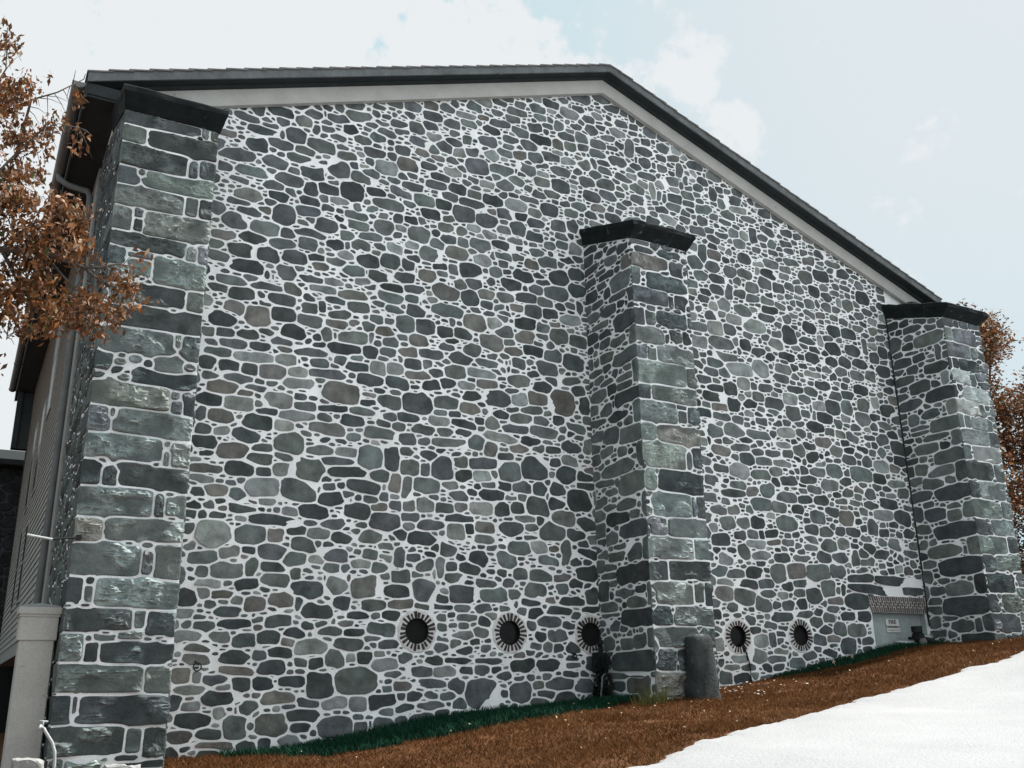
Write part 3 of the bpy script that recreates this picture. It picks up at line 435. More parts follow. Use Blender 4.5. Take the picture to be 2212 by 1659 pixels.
# roundels
for i, (u, v) in enumerate(RND):
    w = empty('round_vent', (0, 0, 0)); adopt(w, barn); w.location = Vector((u, 0, v)) - BP
    def loc(mb, name, m, **k):
        o = mb.build(name, m, **k); return adopt(o, w)
    mb = MB(); n = 48
    ri, ro = RO, RR
    vs = []; fs = []
    for k in range(n):
        c, s_ = math.cos(2 * math.pi * k / n), math.sin(2 * math.pi * k / n)
        vs += [(u + ri * c, .07, v + ri * s_), (u + ri * c, -.004, v + ri * s_), (u + (ri + .006) * c, -.012, v + (ri + .006) * s_), (u + ro * c, -.010, v + ro * s_), (u + (ro + .02 + .012 * math.sin(k * 1.7)) * c, .004, v + (ro + .02 + .012 * math.sin(k * 1.7)) * s_)]
    fs = [(k * 5 + j, k * 5 + j + 1, ((k + 1) % n) * 5 + j + 1, ((k + 1) % n) * 5 + j) for k in range(n) for j in range(4)]
    mb.add(vs, fs); mb.m = [1 if q % 4 == 0 else 0 for q in range(len(mb.f))]; loc(mb, 'mortar_ring', [M['ringmortar'], M['void']])  # brick reveal painted black for the shade in the recess
    mb = MB(); nb = 24
    for k in range(nb):
        a = 2 * math.pi * (k + .5 + random.uniform(-.1, .1)) / nb
        r0 = ri - .002 + random.uniform(-.004, .005); r1 = ro - .008 + random.uniform(-.028, .012); wd = .0175 * random.uniform(.72, 1.15)
        c, s_ = math.cos(a), math.sin(a); h = .019 + random.uniform(-.003, .004)
        P = lambda r_, t, y: (u + r_ * c - t * s_, y, v + r_ * s_ + t * c)
        vs = [P(r0, -wd, 0), P(r0, wd, 0), P(r1, wd * 1.25, 0), P(r1, -wd * 1.25, 0), P(r0 + .003, -wd * .85, -h), P(r0 + .003, wd * .85, -h), P(r1 - .004, wd * 1.1, -h), P(r1 - .004, -wd * 1.1, -h)]
        g = random.uniform(.7, 1.25)
        mb.add(vs, [(0, 1, 2, 3), (4, 5, 6, 7), (0, 1, 5, 4), (1, 2, 6, 5), (2, 3, 7, 6), (3, 0, 4, 7)], 0, (.046 * g, .038 * g, .035 * g))
    loc(mb, 'brick_ring', M['brick'])
    mb = MB(); mb.add([(u + RO * 1.0 * math.cos(2 * math.pi * k / 32), .06, v + RO * math.sin(2 * math.pi * k / 32)) for k in range(32)], [tuple(range(32))])
    loc(mb, 'pane', M['glass'] if i in (1, 3) else M['void'])  # void panes are near-black stand-ins for the shade inside the vents
# blocked doorway with soldier-brick lintel
dw = empty('blocked_doorway'); adopt(dw, barn); dw.location = Vector((15.73, 0, 2.4)) - BP
mb = MB(); x0, x1, z0, z1 = DOOR
for (ya, yb, xa, xb) in ((0, .14, x0, x0), (0, .14, x1, x1)):
    mb.add([(xa, -.004, z0), (xa, .14, z0), (xa, .14, z1), (xa, -.004, z1)], [(0, 1, 2, 3)])
mb.add([(x0, -.004, z1), (x1, -.004, z1), (x1, .14, z1), (x0, .14, z1)], [(0, 1, 2, 3)])
adopt(mb.build('reveal', M['plaster']), dw)
mb = MB(); sheet(mb, [(x0, z0), (x1, z0), (x1, z1), (x0, z1)], [], lambda a, b, h: (a, .125, b)); adopt(mb.build('infill_panel', M['plaster']), dw)
mb = MB(); mb.box(x0 - .05, x1 + .06, -.012, .02, z1 - .0, z1 + .31); adopt(mb.build('lintel_mortar', M['ringmortar']), dw)
mb = MB(); nb = 27
for k in range(nb):
    t = (k + .5) / nb; xb = x0 - .02 + (x1 - x0 + .06) * t; lean = .10 * max(0, (.75 - t)) / .75
    hs = [(0.006, .1), (.112, .2), (.212, .3)] if k % 2 else [(.006, .15), (.162, .3)]
    for a, b in hs:
        g = random.uniform(.7, 1.3); w = .0195
        f = lambda z: xb - lean * z / .3 * 1.0
        h = -.018 - random.uniform(0, .006)
        vs = [(f(a) - w, h, z1 + a), (f(a) + w, h, z1 + a), (f(b) + w, h, z1 + b), (f(b) - w, h, z1 + b)]
        vs += [(p[0], 0, p[2]) for p in vs]
        mb.add(vs, [(0, 1, 2, 3), (0, 1, 5, 4), (1, 2, 6, 5), (2, 3, 7, 6), (3, 0, 4, 7)], 0, (.105 * g, .088 * g, .08 * g))
adopt(mb.build('brick_lintel', M['brick']), dw)
# frieze boards, soffit, fascia, roof
def rakeboard(mb, ya, yb, o0, o1, xa=.55, xb=18.05, mi=0):
    for X in (xa, xb):
        def q(x, o): return rake(x) + o
        pts = [(X, q(X, o0)), (APX, APZ + o0), (APX, APZ + o1), (X, q(X, o1))]
        mb.prism(pts, 'y', ya, yb, mi)
mb = MB(); rakeboard(mb, -.105, -.02, .015, .335, 1.0, 17.7); part(mb, 'frieze_board', M['cream'])
mb = MB(); rakeboard(mb, -.335, -.02, .336, .365, .56, 18.04); rakeboard(mb, -.17, -.11, .29, .334, 1., 17.7); part(mb, 'soffit', M['soffit'])
mb = MB(); rakeboard(mb, -.365, -.336, .325, .465, .55, 18.05); part(mb, 'rake_fascia', M['fascia'])
mb = MB()
rakeboard(mb, -.33, 16.0, .368, .455, .555, 18.045)
nC = 34
for sgn in (-1, 1):
    X_end = .53 if sgn < 0 else 18.07
    for k in range(nC):
        t0 = k / nC; t1 = min(1, (k + 1.25) / nC)
        xa = X_end + (APX - X_end) * t0; xb = X_end + (APX - X_end) * t1
        za = rake(xa) + .493; zb_ = rake(xb) + .468
        n = 22
        ys = [-.385 - random.uniform(0, .012)] + list(np.linspace(.6, 16, n))
        for j in range(n):
            g = random.uniform(.75, 1.2)
            vs = []
            for y in (ys[j] + .003, ys[j + 1]):
                vs += [(xa, y, za), (xa, y, za - .022), (xb, y, zb_ - .022), (xb, y, zb_)]
            mb.add(vs, [(0, 1, 2, 3), (4, 5, 6, 7), (0, 1, 5, 4), (1, 2, 6, 5), (2, 3, 7, 6), (3, 0, 4, 7)], 0, (g, g, g))
part(mb, 'roof', M['slate'])
# eaves
for (xa, xb) in ((.56, 1.02), (17.62, 18.04)):
    mb = MB()
    mb.box(xa, xb, -.30, 15.8, 9.30, 9.335); xo = xa if xa < 5 else xb
    mb.box(xo - .012, xo + .012, -.31, 15.8, 9.28, 9.60)
    if xa < 5:
        mb.box(.57, 1.35, -.32, -.02, 9.336, 9.50); part(mb, 'eaves_cornice', M['soffit']); continue
    mb.box(17.1, 18.03, -.32, -.02, 9.336, 9.42)
    mb.add([(17.1, -.33, 9.42), (18.03, -.33, 9.42), (18.03, -.02, 9.42), (17.1, -.02, 9.42), (17.25, -.1, 9.52), (17.9, -.1, 9.52)], [(0, 1, 5, 4), (1, 2, 5), (2, 3, 4, 5), (3, 0, 4)])
    part(mb, 'eaves_cornice', M['soffit'])
def gutter_mesh(X, ya, yb, z, r=.085):
    mb = MB(); n = 10; vs = []; ys = np.linspace(ya, yb, 14)
    for y in ys:
        for k in range(n + 1):
            a = math.pi + math.pi * k / n; vs.append((X + r * math.cos(a), y, z + r * math.sin(a)))
    mb.add(vs, [(j * (n + 1) + k, j * (n + 1) + k + 1, (j + 1) * (n + 1) + k + 1, (j + 1) * (n + 1) + k) for j in range(len(ys) - 1) for k in range(n)])
    mb.add(vs[:n + 1], [tuple(range(n + 1))])
    for y in ys[1::2]: mb.tube([(X + (r + .006) * math.cos(math.pi + math.pi * k / 8), y, z + (r + .006) * math.sin(math.pi + math.pi * k / 8)) for k in range(9)], .008, 6)
    return mb
part(gutter_mesh(.455, -.33, 15.2, 9.47), 'gutter', M['gutter'], smooth=True)
part(gutter_mesh(18.14, -.33, 15.2, 9.47), 'gutter', M['gutter'], smooth=True)
mb = MB(); mb.tube([(.455, 2.3, 9.40), (.455, 2.3, 9.33), (.60, 2.25, 9.22), (.88, 2.12, 9.12), (.92, 2.1, 9.0), (.92, 2.1, 6.), (.92, 2.1, 2.6), (.92, 2.1, .6)], .05, 10)
part(mb, 'downspout', M['gutter'], smooth=True)
# left side wall: corner board, clapboards, windows, beam over the open ground floor
mb = MB(); mb.box(.965, 1.05, 1.62, 2.72, .5, 9.3); part(mb, 'corner_board', M['trim'])
mb = MB(); wins = [(7.75, 8.5, 5.45, 7.2), (9.95, 10.75, 5.45, 7.25), (8.05, 8.75, 3.35, 4.8), (10.1, 10.8, 3.35, 4.95), (6.2, 7.1, 6.7, 8.8)]
z = 2.52
while z < 9.28:
    segs = [(2.72, 14.75)]
    for (a, b, c, d) in wins:
        if c < z + .06 < d:
            segs = [s_ for (p, q) in segs for s_ in ((p, min(q, a)), (max(p, b), q)) if s_[1] - s_[0] > .01]
    for (p, q) in segs: mb.prism([(1.05, z), (.972, z), (.988, z + .126), (1.05, z + .126)], 'y', p, q)
    z += .125
part(mb, 'clapboard_wall', M['siding'])
for (a, b, c, d) in wins:
    mb = MB()
    for (y0, y1_, z0, z1) in ((a - .04, a, c - .06, d + .06), (b, b + .04, c - .06, d + .06), (a, b, d, d + .06), (a, b, c - .06, c), ): mb.box(.955, 1.06, y0, y1_, z0, z1)
    mb.box(.956, 1.0, a, b, (c + d) / 2 - .02, (c + d) / 2 + .02)
    f = part(mb, 'window', M['trim']); f.name = 'window'
    mb = MB(); mb.box(.960, 1.13, a, b, c, d); part(mb, 'pane', M['glass'], f)
mb = MB(); mb.box(.985, 1.3, 2.0, 14.75, 2.28, 2.515); part(mb, 'lintel_beam', M['trim'])
mb = MB(); mb.box(2.4, 2.6, .6, 15.8, -.5, 9.3); mb.box(1.06, 2.4, 1.4, 15.8, 2.53, 2.6); mb.box(1.0, 17.8, 15.8, 16, -.5, 9.6); mb.box(17.5, 17.8, .02, 15.8, -.5, 9.5); part(mb, 'painted_dark_inner_wall', M['void'])
mb = MB(); mb.box(.72, .97, 14.76, 15.0, 7.75, 9.28); mb.box(.6, .72, 14.7, 15.0, 7.75, 9.28); part(mb, 'end_bargeboard', M['soffit'])
# ------------------------------------------------------------------ things on and by the wall
def ring_thing(x, z, r, label, hang=.055):
    t = empty('tether_ring', (x, 0, z)); tag(t, label, 'iron ring', 'iron tethering rings on the gable wall')
    mb = MB(); mb.tube([(x, .01, z + r), (x, -.04, z + r), (x, -.05, z + r - .012)], .011, 8); mb.tube([(x - .03, -.012, z + r + .02), (x + .03, -.012, z + r - .02)], .014, 6)
    adopt(mb.build('staple', M['iron']), t)
    mb = MB(); mb.tube([(x + r * math.sin(2 * math.pi * k / 20), -.045, z + r * math.cos(2 * math.pi * k / 20)) for k in range(21)], .0085, 6, cap=False)
    adopt(mb.build('ring', M['iron'], smooth=True), t)
ring_thing(2.675, 1.90, .048, 'iron tethering ring on pale stones near the left buttress')
ring_thing(8.26, 2.03, .036, 'small iron tethering ring between the second and third round vents')
# corner conduit
mb = MB(); mb.tube([(16.555, -.022, 9.2), (16.55, -.022, 6), (16.555, -.022, 3.2), (16.52, -.03, 2.83), (16.5, -.05, 2.6)], .016, 8)
tag(mb.build('conduit', M['iron'], smooth=True), 'thin dark conduit running down the corner beside the right buttress', 'conduit')
# fire sign
sg = empty('fire_sign', (15.645, .12, 2.6)); tag(sg, 'weathered white sign reading FIRE on the grey rendered doorway panel', 'sign')
mb = MB(); mb.box(15.46, 15.82, .105, .115, 2.615, 2.725); mb.box(15.465, 15.835, .104, .115, 2.475, 2.556); mb.box(15.465, 15.835, .1045, .1155, 2.597, 2.6145); adopt(mb.build('plate', M['sign']), sg)
mb = MB(); mb.box(15.465, 15.835, .105, .115, 2.557, 2.596); adopt(mb.build('band', M['signgrey']), sg)
def lettering(txt, size, x, y, z, m, parent, wide=1, bold=.0):
    cu = bpy.data.curves.new('t', 'FONT'); cu.body = txt; cu.size = size; cu.extrude = .001; cu.offset = bold; cu.align_x = 'CENTER'
    ob = bpy.data.objects.new('t', cu); C.objects.link(ob)
    dg = bpy.context.evaluated_depsgraph_get(); me = bpy.data.meshes.new_from_object(ob.evaluated_get(dg))
    bpy.data.objects.remove(ob)
    for v in me.vertices: v.co = Vector((x + v.co.x * wide, y - v.co.z, z + v.co.y))
    me.materials.clear(); me.materials.append(m)
    o = bpy.data.objects.new('lettering', me); C.objects.link(o); adopt(o, parent)
lettering('FIRE', .112, 15.64, .1025, 2.632, M['letter'], sg, 1.05, .0025)
lettering('DEPARTMENT', .044, 15.65, .1025, 2.561, M['letter'], sg, 1.1, .0004)
lettering('CONNECTION', .044, 15.65, .1015, 2.50, M['signgrey'], sg, 1.12, .0004)
# fire department connection
fd = empty('fire_hydrant_connection', (15.86, -.25, 2.1)); tag(fd, 'black twin inlet fire hose connection in the corner by the doorway', 'fire connection')
mb = MB(); mb.tube([(15.86, -.25, 1.9), (15.86, -.25, 2.52)], .055, 12); mb.tube([(15.88, -.25, 2.34), (15.9, -.02, 2.36)], .03, 10); mb.tube([(15.86, -.25, 2.46), (15.86, -.25, 2.57)], [.10, .10], 14)
mb.tube([(15.80, -.25, 2.38), (15.95, -.25, 2.38)], .09, 12); adopt(mb.build('body', M['iron'], smooth=False), fd)
for dx, m in ((-.12, M['brass']), (.12, M['iron'])):
    mb = MB(); mb.tube([(15.87 + dx * .5, -.28, 2.34), (15.87 + dx * 1.1, -.45, 2.28)], [.05, .06], 12); il = adopt(mb.build('inlet', M['iron']), fd)
    mb = MB(); p = Vector((15.87 + dx * 1.1, -.45, 2.28)); d_ = Vector((dx, -.2, -.05)).normalized(); mb.tube([p, p + d_ * .03], [.07, .066], 14)
    for k in range(3):
        a = 2 * math.pi * k / 3; q = p + d_ * .02 + Vector((.062 * math.cos(a), 0, .062 * math.sin(a))); mb.box(q.x - .012, q.x + .012, q.y - .012, q.y + .012, q.z - .012, q.z + .012)
    adopt(mb.build('cap', m), il)
wh = MB(); wh.tube([(16.12 + .05 * math.cos(2 * math.pi * k / 16), -.33, 2.38 + .05 * math.sin(2 * math.pi * k / 16)) for k in range(17)], .008, 6, cap=False); wh.tube([(16.07, -.33, 2.38), (16.17, -.33, 2.38)], .006, 6); wh.tube([(15.95, -.25, 2.38), (16.12, -.33, 2.38)], .02, 6)
adopt(wh.build('valve_wheel', M['zinc']), fd)
mb = MB(); mb.tube([(15.5, .02, 2.29), (15.56, -.12, 2.285), (15.75, -.22, 2.265), (15.80, -.24, 2.25), (15.82, -.25, 2.2), (15.83, -.25, 2.05)], .026, 10)
tag(mb.build('drain_pipe', M['zinc'], smooth=True), 'short pale bent pipe at the foot of the rendered doorway', 'pipe')
# standpipe and hose in the corner left of the middle buttress
sp = empty('standpipe', (8.6, -.3, 1.35)); tag(sp, 'black standpipe with hung hose in the corner beside the middle buttress', 'standpipe')
mb = MB(); mb.tube([(8.62, -.22, 1.2), (8.62, -.22, 2.22)], .035, 10); mb.tube([(8.62, -.22, 2.2), (8.62, -.22, 2.26)], .05, 10); mb.box(8.53, 8.70, -.30, -.1, 1.78, 2.08, bev=.02); mb.tube([(8.62, -.2, 2.0), (8.72, -.3, 2.0), (8.74, -.3, 1.9)], .02, 8)
adopt(mb.build('pipe', M['dark']), sp)
mb = MB(); pts = []
for k in range(40):
    t = k / 39; a = t * 2 * math.pi * 2.1
    pts.append((8.62 + .085 * math.sin(a) + .03 * t, -.32 - .03 * t + .01 * math.cos(a * 3), 1.58 + .20 * math.cos(a) - .02 * t))
mb.tube(pts, .016, 8); adopt(mb.build('hose', M['hose'] if 'hose' in M else M['iron'], smooth=True), sp)
mb = MB(); mb.tube([(8.60, -.36, 1.78), (8.53, -.37, 1.72), (8.50, -.38, 1.55), (8.47, -.38, 1.38)], .014, 8); adopt(mb.build('hose', M['brass'], smooth=True), sp)
bm_ = MB()
for k in range(1400):
    h = abs(rng.normal(0, .28)); a = rng.uniform(0, 6.28); r_ = rng.uniform(0, .16) * (1 - .45 * min(1, h))
    p = Vector((8.56 + r_ * math.cos(a), -.25 + r_ * .8 * math.sin(a) - .05, 1.32 + h)); s_ = rng.uniform(.012, .03)
    d1 = Vector(rng.normal(size=3)).normalized() * s_; d2 = Vector(rng.normal(size=3)).normalized() * s_
    bm_.add([p - d1, p + d2, p + d1, p - d2], [(0, 1, 2, 3)], 0, (.008, .014, .012))
tag(bm_.build('ivy_plant', M['shrub'], fix=False), 'dark ivy clump climbing the standpipe in the buttress corner', 'plant')
# stone guard post
gp = MB(); cx_, cy_ = 9.44, -1.55; nseg = 20; lv = [(1.2, .25), (1.42, .245), (1.56, .225), (1.7, .215), (1.85, .207), (2.0, .203), (2.10, .205), (2.18, .198), (2.235, .180), (2.275, .14), (2.29, .05)]
vs = []
for (z_, r_) in lv:
    for k in range(nseg):
        a = 2 * math.pi * k / nseg; sq = (abs(math.cos(a)) ** 5 + abs(math.sin(a)) ** 5) ** (-1 / 5)
        rr = r_ * sq * (1 + .07 * (float(fbm(np.array([a * 2.1]), np.array([z_ * 5.]))[0]) - .5)) + .02 * random.uniform(-1, 1) * (z_ < 2.25)
        vs.append((cx_ + rr * math.cos(a) * .92, cy_ + rr * math.sin(a) * .8, z_ + random.uniform(-.008, .008)))
gp.add(vs, [(j * nseg + k, j * nseg + (k + 1) % nseg, (j + 1) * nseg + (k + 1) % nseg, (j + 1) * nseg + k) for j in range(len(lv) - 1) for k in range(nseg)] + [tuple(range((len(lv) - 1) * nseg, len(lv) * nseg))])
tag(gp.build('stone_post', M['post'], smooth=True), 'dark round topped stone guard post against the middle buttress', 'stone post')
# hanging cable under the fourth round vent
mb = MB(); mb.tube([(11.69, .05, 2.22), (11.70, -.03, 2.2), (11.76, -.035, 2.03), (11.80, -.035, 1.88), (11.79, -.035, 1.62)], .009, 6); mb.tube([(11.67, .05, 2.23), (11.685, -.03, 2.2), (11.73, -.035, 2.06), (11.785, -.04, 1.9), (11.80, -.035, 1.62)], .007, 6)
tag(mb.build('cable', M['iron'], smooth=True), 'pair of black cables hanging from the round vent right of the middle buttress', 'cable')
# gate post, bracket arm, tap pipe, rocks at the left
gt = empty('gate_post', (.77, -.9, .7)); tag(gt, 'square cream gate post with moulded top beside the left buttress', 'gate post')
mb = MB(); mb.box(.60, .935, -1.07, -.74, .3, 2.16, bev=.008); adopt(mb.build('shaft', M['cream2'] if 'cream2' in M else M['cream']), gt)
mb = MB(); mb.box(.578, .957, -1.092, -.718, 2.155, 2.40, bev=.01); mb.box(.57, .965, -1.10, -.71, 2.40, 2.425); mb.box(.555, .98, -1.115, -.695, 2.425, 2.50, bev=.012); adopt(mb.build('capital', M['cream']), gt)
mb = MB(); mb.box(.57, .965, -1.10, -.71, 2.5, 2.515); mb.add([(.57, -1.1, 2.515), (.965, -1.1, 2.515), (.965, -.71, 2.515), (.57, -.71, 2.515), (.77, -.9, 2.56)], [(0, 1, 4), (1, 2, 4), (2, 3, 4), (3, 0, 4)]); adopt(mb.build('top_plate', M['trim']), gt)
ba = empty('bracket_arm', (1.0, -1.42, 3.2)); tag(ba, 'thin horizontal iron bracket arm reaching left off the corner buttress', 'bracket')
mb = MB(); mb.tube([(1.02, -1.415, 3.22), (.76, -1.42, 3.185)], .011, 8); mb.box(1.0, 1.05, -1.425, -1.37, 3.19, 3.25); adopt(mb.build('arm', M['iron']), ba)
mb = MB(); mb.tube([(.77, -1.42, 3.185), (.52, -1.42, 3.22)], .013, 8); adopt(mb.build('pale_rod', M['zinc']), ba)
tp = empty('tap_pipe', (1.02, -1.48, .9)); tag(tp, 'pale bent pipe with a tap rising in front of the left buttress', 'tap')
mb = MB(); mb.tube([(1.045, -1.48, .4), (1.045, -1.48, .95), (1.035, -1.48, 1.05), (1.0, -1.48, 1.14), (.93, -1.48, 1.24), (.905, -1.48, 1.28)], .016, 10); adopt(mb.build('pipe', M['zinc'], smooth=True), tp)
mb = MB(); mb.tube([(.905, -1.48, 1.27), (.875, -1.49, 1.30), (.865, -1.51, 1.27)], .018, 8); mb.tube([(.895, -1.48, 1.29), (.90, -1.48, 1.345)], .009, 6); mb.tube([(.86, -1.48, 1.35), (.94, -1.48, 1.34)], .008, 6); adopt(mb.build('tap', M['zinc'], smooth=True), tp)
def rock(c, s, seed, label):
    r = random.Random(seed); bm = bmesh.new(); bmesh.ops.create_icosphere(bm, subdivisions=4, radius=1)
    for v in bm.verts:
        p = v.co.copy(); p = Vector((max(-.75, min(.75, p.x)), max(-.75, min(.75, p.y)), max(-.7, min(.62, p.z))))
        f = 1 + .35 * (float(fbm(np.array([p.x * 2.5 + seed]), np.array([p.z * 2.5 + p.y * 1.7]))[0]) - .5)
        v.co = Vector((c[0] + p.x * s[0] * f, c[1] + p.y * s[1] * f, c[2] + p.z * s[2] * f + .25 * s[2] * p.x * r.uniform(-.2, -.2)))
    bm.verts.index_update(); mb = MB(); mb.add([v.co[:] for v in bm.verts], [[v.index for v in f.verts] for f in bm.faces]); bm.free()
    tag(mb.build('rock', M['rockwhite']), label, 'rock', 'pale rocks by the left buttress')
rock((.78, -1.85, .82), (.19, .18, .30), 3, 'sunlit pale rock at the foot of the cream gate post')
rock((1.62, -2.0, .76), (.22, .14, .26), 8, 'low pale rock on the ground in front of the left buttress')
# ------------------------------------------------------------------ far stone building
fb = empty('far_stone_building', (-1, 18, 1)); tag(fb, 'dark stone building in shade behind the barn at far left', 'building')
mb = MB(); ffm = lambda u, v, h: (u, 18 - h, v); sheet(mb, [(-7, -.5), (3, -.5), (3, 7.9), (-7, 7.9)], [], ffm)
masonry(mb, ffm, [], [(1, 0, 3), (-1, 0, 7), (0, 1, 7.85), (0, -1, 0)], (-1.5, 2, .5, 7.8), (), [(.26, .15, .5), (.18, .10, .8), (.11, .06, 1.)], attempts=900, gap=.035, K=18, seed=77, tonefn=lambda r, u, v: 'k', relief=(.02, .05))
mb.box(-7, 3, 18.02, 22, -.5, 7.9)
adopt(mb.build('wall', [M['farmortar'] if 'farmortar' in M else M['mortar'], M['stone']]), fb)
mb = MB(); mb.prism([(17.55, 7.85), (17.55, 8.0), (20, 8.85), (22.5, 8.0), (22.5, 7.85)], 'x', -7.3, 3.3); mb.box(-7.3, 3.3, 17.45, 17.55, 7.88, 8.03); adopt(mb.build('roof', M['dark']), fb)
# ------------------------------------------------------------------ ground
def grid_ground(name, xs, ys, m, dz=0, keep=None, nz=0):
    mb = MB(); X, Y = np.meshgrid(xs, ys); Z = gz(X, Y) + dz + nz * (fbm(X * 1.3, Y * 1.3, 4) - .5)
    n = len(xs); mb.v = list(zip(X.ravel(), Y.ravel(), Z.ravel())); mb.c = [(1, 1, 1)] * len(mb.v)
    for j in range(len(ys) - 1):
        for i in range(n - 1):
            if keep is None or keep((xs[i] + xs[i + 1]) / 2, (ys[j] + ys[j + 1]) / 2): mb.f.append([j * n + i, j * n + i + 1, (j + 1) * n + i + 1, (j + 1) * n + i]); mb.m.append(0)
    return mb.build(name, m, smooth=True, fix=False)
def spaced(a, b, f0, f1, fine, coarse):
    return np.unique(np.round(np.concatenate([np.arange(a, f0, coarse), np.arange(f0, f1, fine), np.arange(f1, b + coarse, coarse)]), 4))
lawn = grid_ground('lawn', spaced(-80, 80, 0, 24, .12, 2.), spaced(-60, 60, -6.4, .2, .12, 2.), M['soil'], nz=.07); tag(lawn, kind='structure')
# paved drive: strips across from the ragged grass edge to far in front of it
mb = MB(); xs = spaced(-60, 60, 0, 24, .06, 1.)
rag = ragf(xs)
ts = np.concatenate([np.linspace(0, 3, 11), np.linspace(4, 60, 29)])
for x, rg in zip(xs, rag):
    e = float(pave_edge(x)) + rg
    for t in ts: mb.v.append((x, e - t, float(gz(x, e - t)) + (-.05 if t == 0 else .04)))
mb.c = [(1, 1, 1)] * len(mb.v); nt_ = len(ts)
for i in range(len(xs) - 1):
    for j in range(nt_ - 1): mb.f.append([i * nt_ + j, i * nt_ + j + 1, (i + 1) * nt_ + j + 1, (i + 1) * nt_ + j]); mb.m.append(0)
tag(mb.build('driveway', M['asphalt'], smooth=True, fix=True), kind='structure')
# grass
def blades(name, n, region, hgt, cols, m, lean=.5, w=.006, dens=None):
    x0, x1, y0, y1 = region
    X = rng.uniform(x0, x1, n * 3); Y = rng.uniform(y0, y1, n * 3)
    ok = dens(X, Y); X = X[ok][:n]; Y = Y[ok][:n]; n = len(X)
    Z = gz(X, Y) + .07 * (fbm(X * 1.3, Y * 1.3, 4) - .5) - .01
    H = hgt * rng.uniform(.5, 1.4, n) * (.6 + .8 * fbm(X * .9 + 40, Y * .9, 3)); A = rng.uniform(0, 2 * np.pi, n); Wd = w * rng.uniform(.7, 1.6, n)
    lx = H * rng.normal(0, lean, n); ly = H * rng.normal(0, lean, n)
    P = np.empty((n, 3, 3)); P[:, 0] = np.c_[X - Wd * np.cos(A), Y - Wd * np.sin(A), Z]; P[:, 1] = np.c_[X + Wd * np.cos(A), Y + Wd * np.sin(A), Z]; P[:, 2] = np.c_[X + lx, Y + ly, Z + H]
    me = bpy.data.meshes.new(name); me.vertices.add(3 * n); me.vertices.foreach_set('co', P.ravel())
    me.loops.add(3 * n); me.loops.foreach_set('vertex_index', np.arange(3 * n)); me.polygons.add(n); me.polygons.foreach_set('loop_start', np.arange(n) * 3); me.update(calc_edges=True)
    ca = me.color_attributes.new('Col', 'FLOAT_COLOR', 'POINT'); t = np.clip(fbm(X * .8, Y * 1.6, 4) * 1.3 - .2 + rng.normal(0, .2, n), 0, 1)[:, None]
    c = np.array(cols[0]) * (1 - t) + np.array(cols[1]) * t; c *= rng.uniform(.6, 1.5, n)[:, None]
    arr = np.ones((n, 3, 4), np.float32); arr[:, :, :3] = c[:, None, :]; ca.data.foreach_set('color', arr.ravel()); me.materials.append(m)
    o = bpy.data.objects.new(name, me); C.objects.link(o); return o
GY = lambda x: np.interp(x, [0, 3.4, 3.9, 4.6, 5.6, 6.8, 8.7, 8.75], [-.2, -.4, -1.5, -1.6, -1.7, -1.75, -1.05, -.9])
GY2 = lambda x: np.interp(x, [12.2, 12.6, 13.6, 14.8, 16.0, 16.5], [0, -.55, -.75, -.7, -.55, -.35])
def dens_lawn(X, Y):
    e = pave_edge(X) + ragf(X) - .20 + .1 * rng.random(X.size); out = Y > e
    for a, b in BX: out &= ~((X > a - .02) & (X < b + .02) & (Y > -DF - .02))
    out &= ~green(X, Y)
    return out & ((fbm(X * 2.2, Y * 2.2, 3) > .3) | (rng.random(X.size) < .4))
def green(X, Y):  # outline of the wall-foot shadow painted into the grass
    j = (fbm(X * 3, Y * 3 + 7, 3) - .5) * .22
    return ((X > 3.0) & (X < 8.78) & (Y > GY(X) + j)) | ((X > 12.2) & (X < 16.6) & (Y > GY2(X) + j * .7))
g1 = blades('grass', 130000, (1.5, 24, -6.2, -.02), .052, [(.078, .032, .0105), (.145, .067, .028)], M['grass'], .8, .007, dens_lawn); tag(g1, 'short dry brown grass on the bank below the barn', 'grass', kind='stuff')
g2 = blades('painted_shadow_grass', 26000, (3.0, 16.6, -2.0, -.01), .085, [(.006, .034, .019), (.012, .048, .028)], M['shrub'], .5, .009, lambda X, Y: green(X, Y)); tag(g2, 'grass along the gable foot, its shadow painted in as dark green', 'grass', kind='stuff')  # shadow on the grass put into the darker green blade colours
g3 = blades('grass_tuft', 260, (8.28, 8.80, -1.75, -1.42), .24, [(.05, .06, .02), (.12, .10, .035)], M['grass'], .3, .004, lambda X, Y: np.ones(X.size, bool)); tag(g3, 'taller green tuft of grass at the corner of the middle buttress', 'grass tuft')
lit = MB()
for k in range(230):
    x = rng.uniform(2.5, 20); y = rng.uniform(-5.5, -.5)
    if y < float(pave_edge(x)) or any(a < x < b and y > -DF for a, b in BX): continue
    z = float(gz(x, y)) + .035 + rng.uniform(0, .02); s_ = rng.uniform(.008, .02); a = rng.uniform(0, 6.28); d1 = Vector((math.cos(a), math.sin(a), rng.normal(0, .5))) * s_; d2 = Vector((-math.sin(a), math.cos(a), rng.normal(0, .5))) * s_ * .7
    p = Vector((x, y, z)); g = rng.uniform(.5, 1.2); lit.add([p - d1, p + d2, p + d1, p - d2], [(0, 1, 2, 3)], 0, (.42 * g, .30 * g, .19 * g))
for k in range(110):
    x = 10.25 + abs(rng.normal(0, .7)); y = rng.uniform(-1.9, -.05); z = float(gz(x, y)) + .04; s_ = rng.uniform(.012, .03); p = Vector((x, y, z)); a = rng.uniform(0, 6.28); d1 = Vector((math.cos(a), math.sin(a), .3)) * s_; d2 = Vector((-math.sin(a), math.cos(a), .2)) * s_
    lit.add([p - d1, p + d2, p + d1, p - d2], [(0, 1, 2, 3)], 0, (.40, .34, .28))
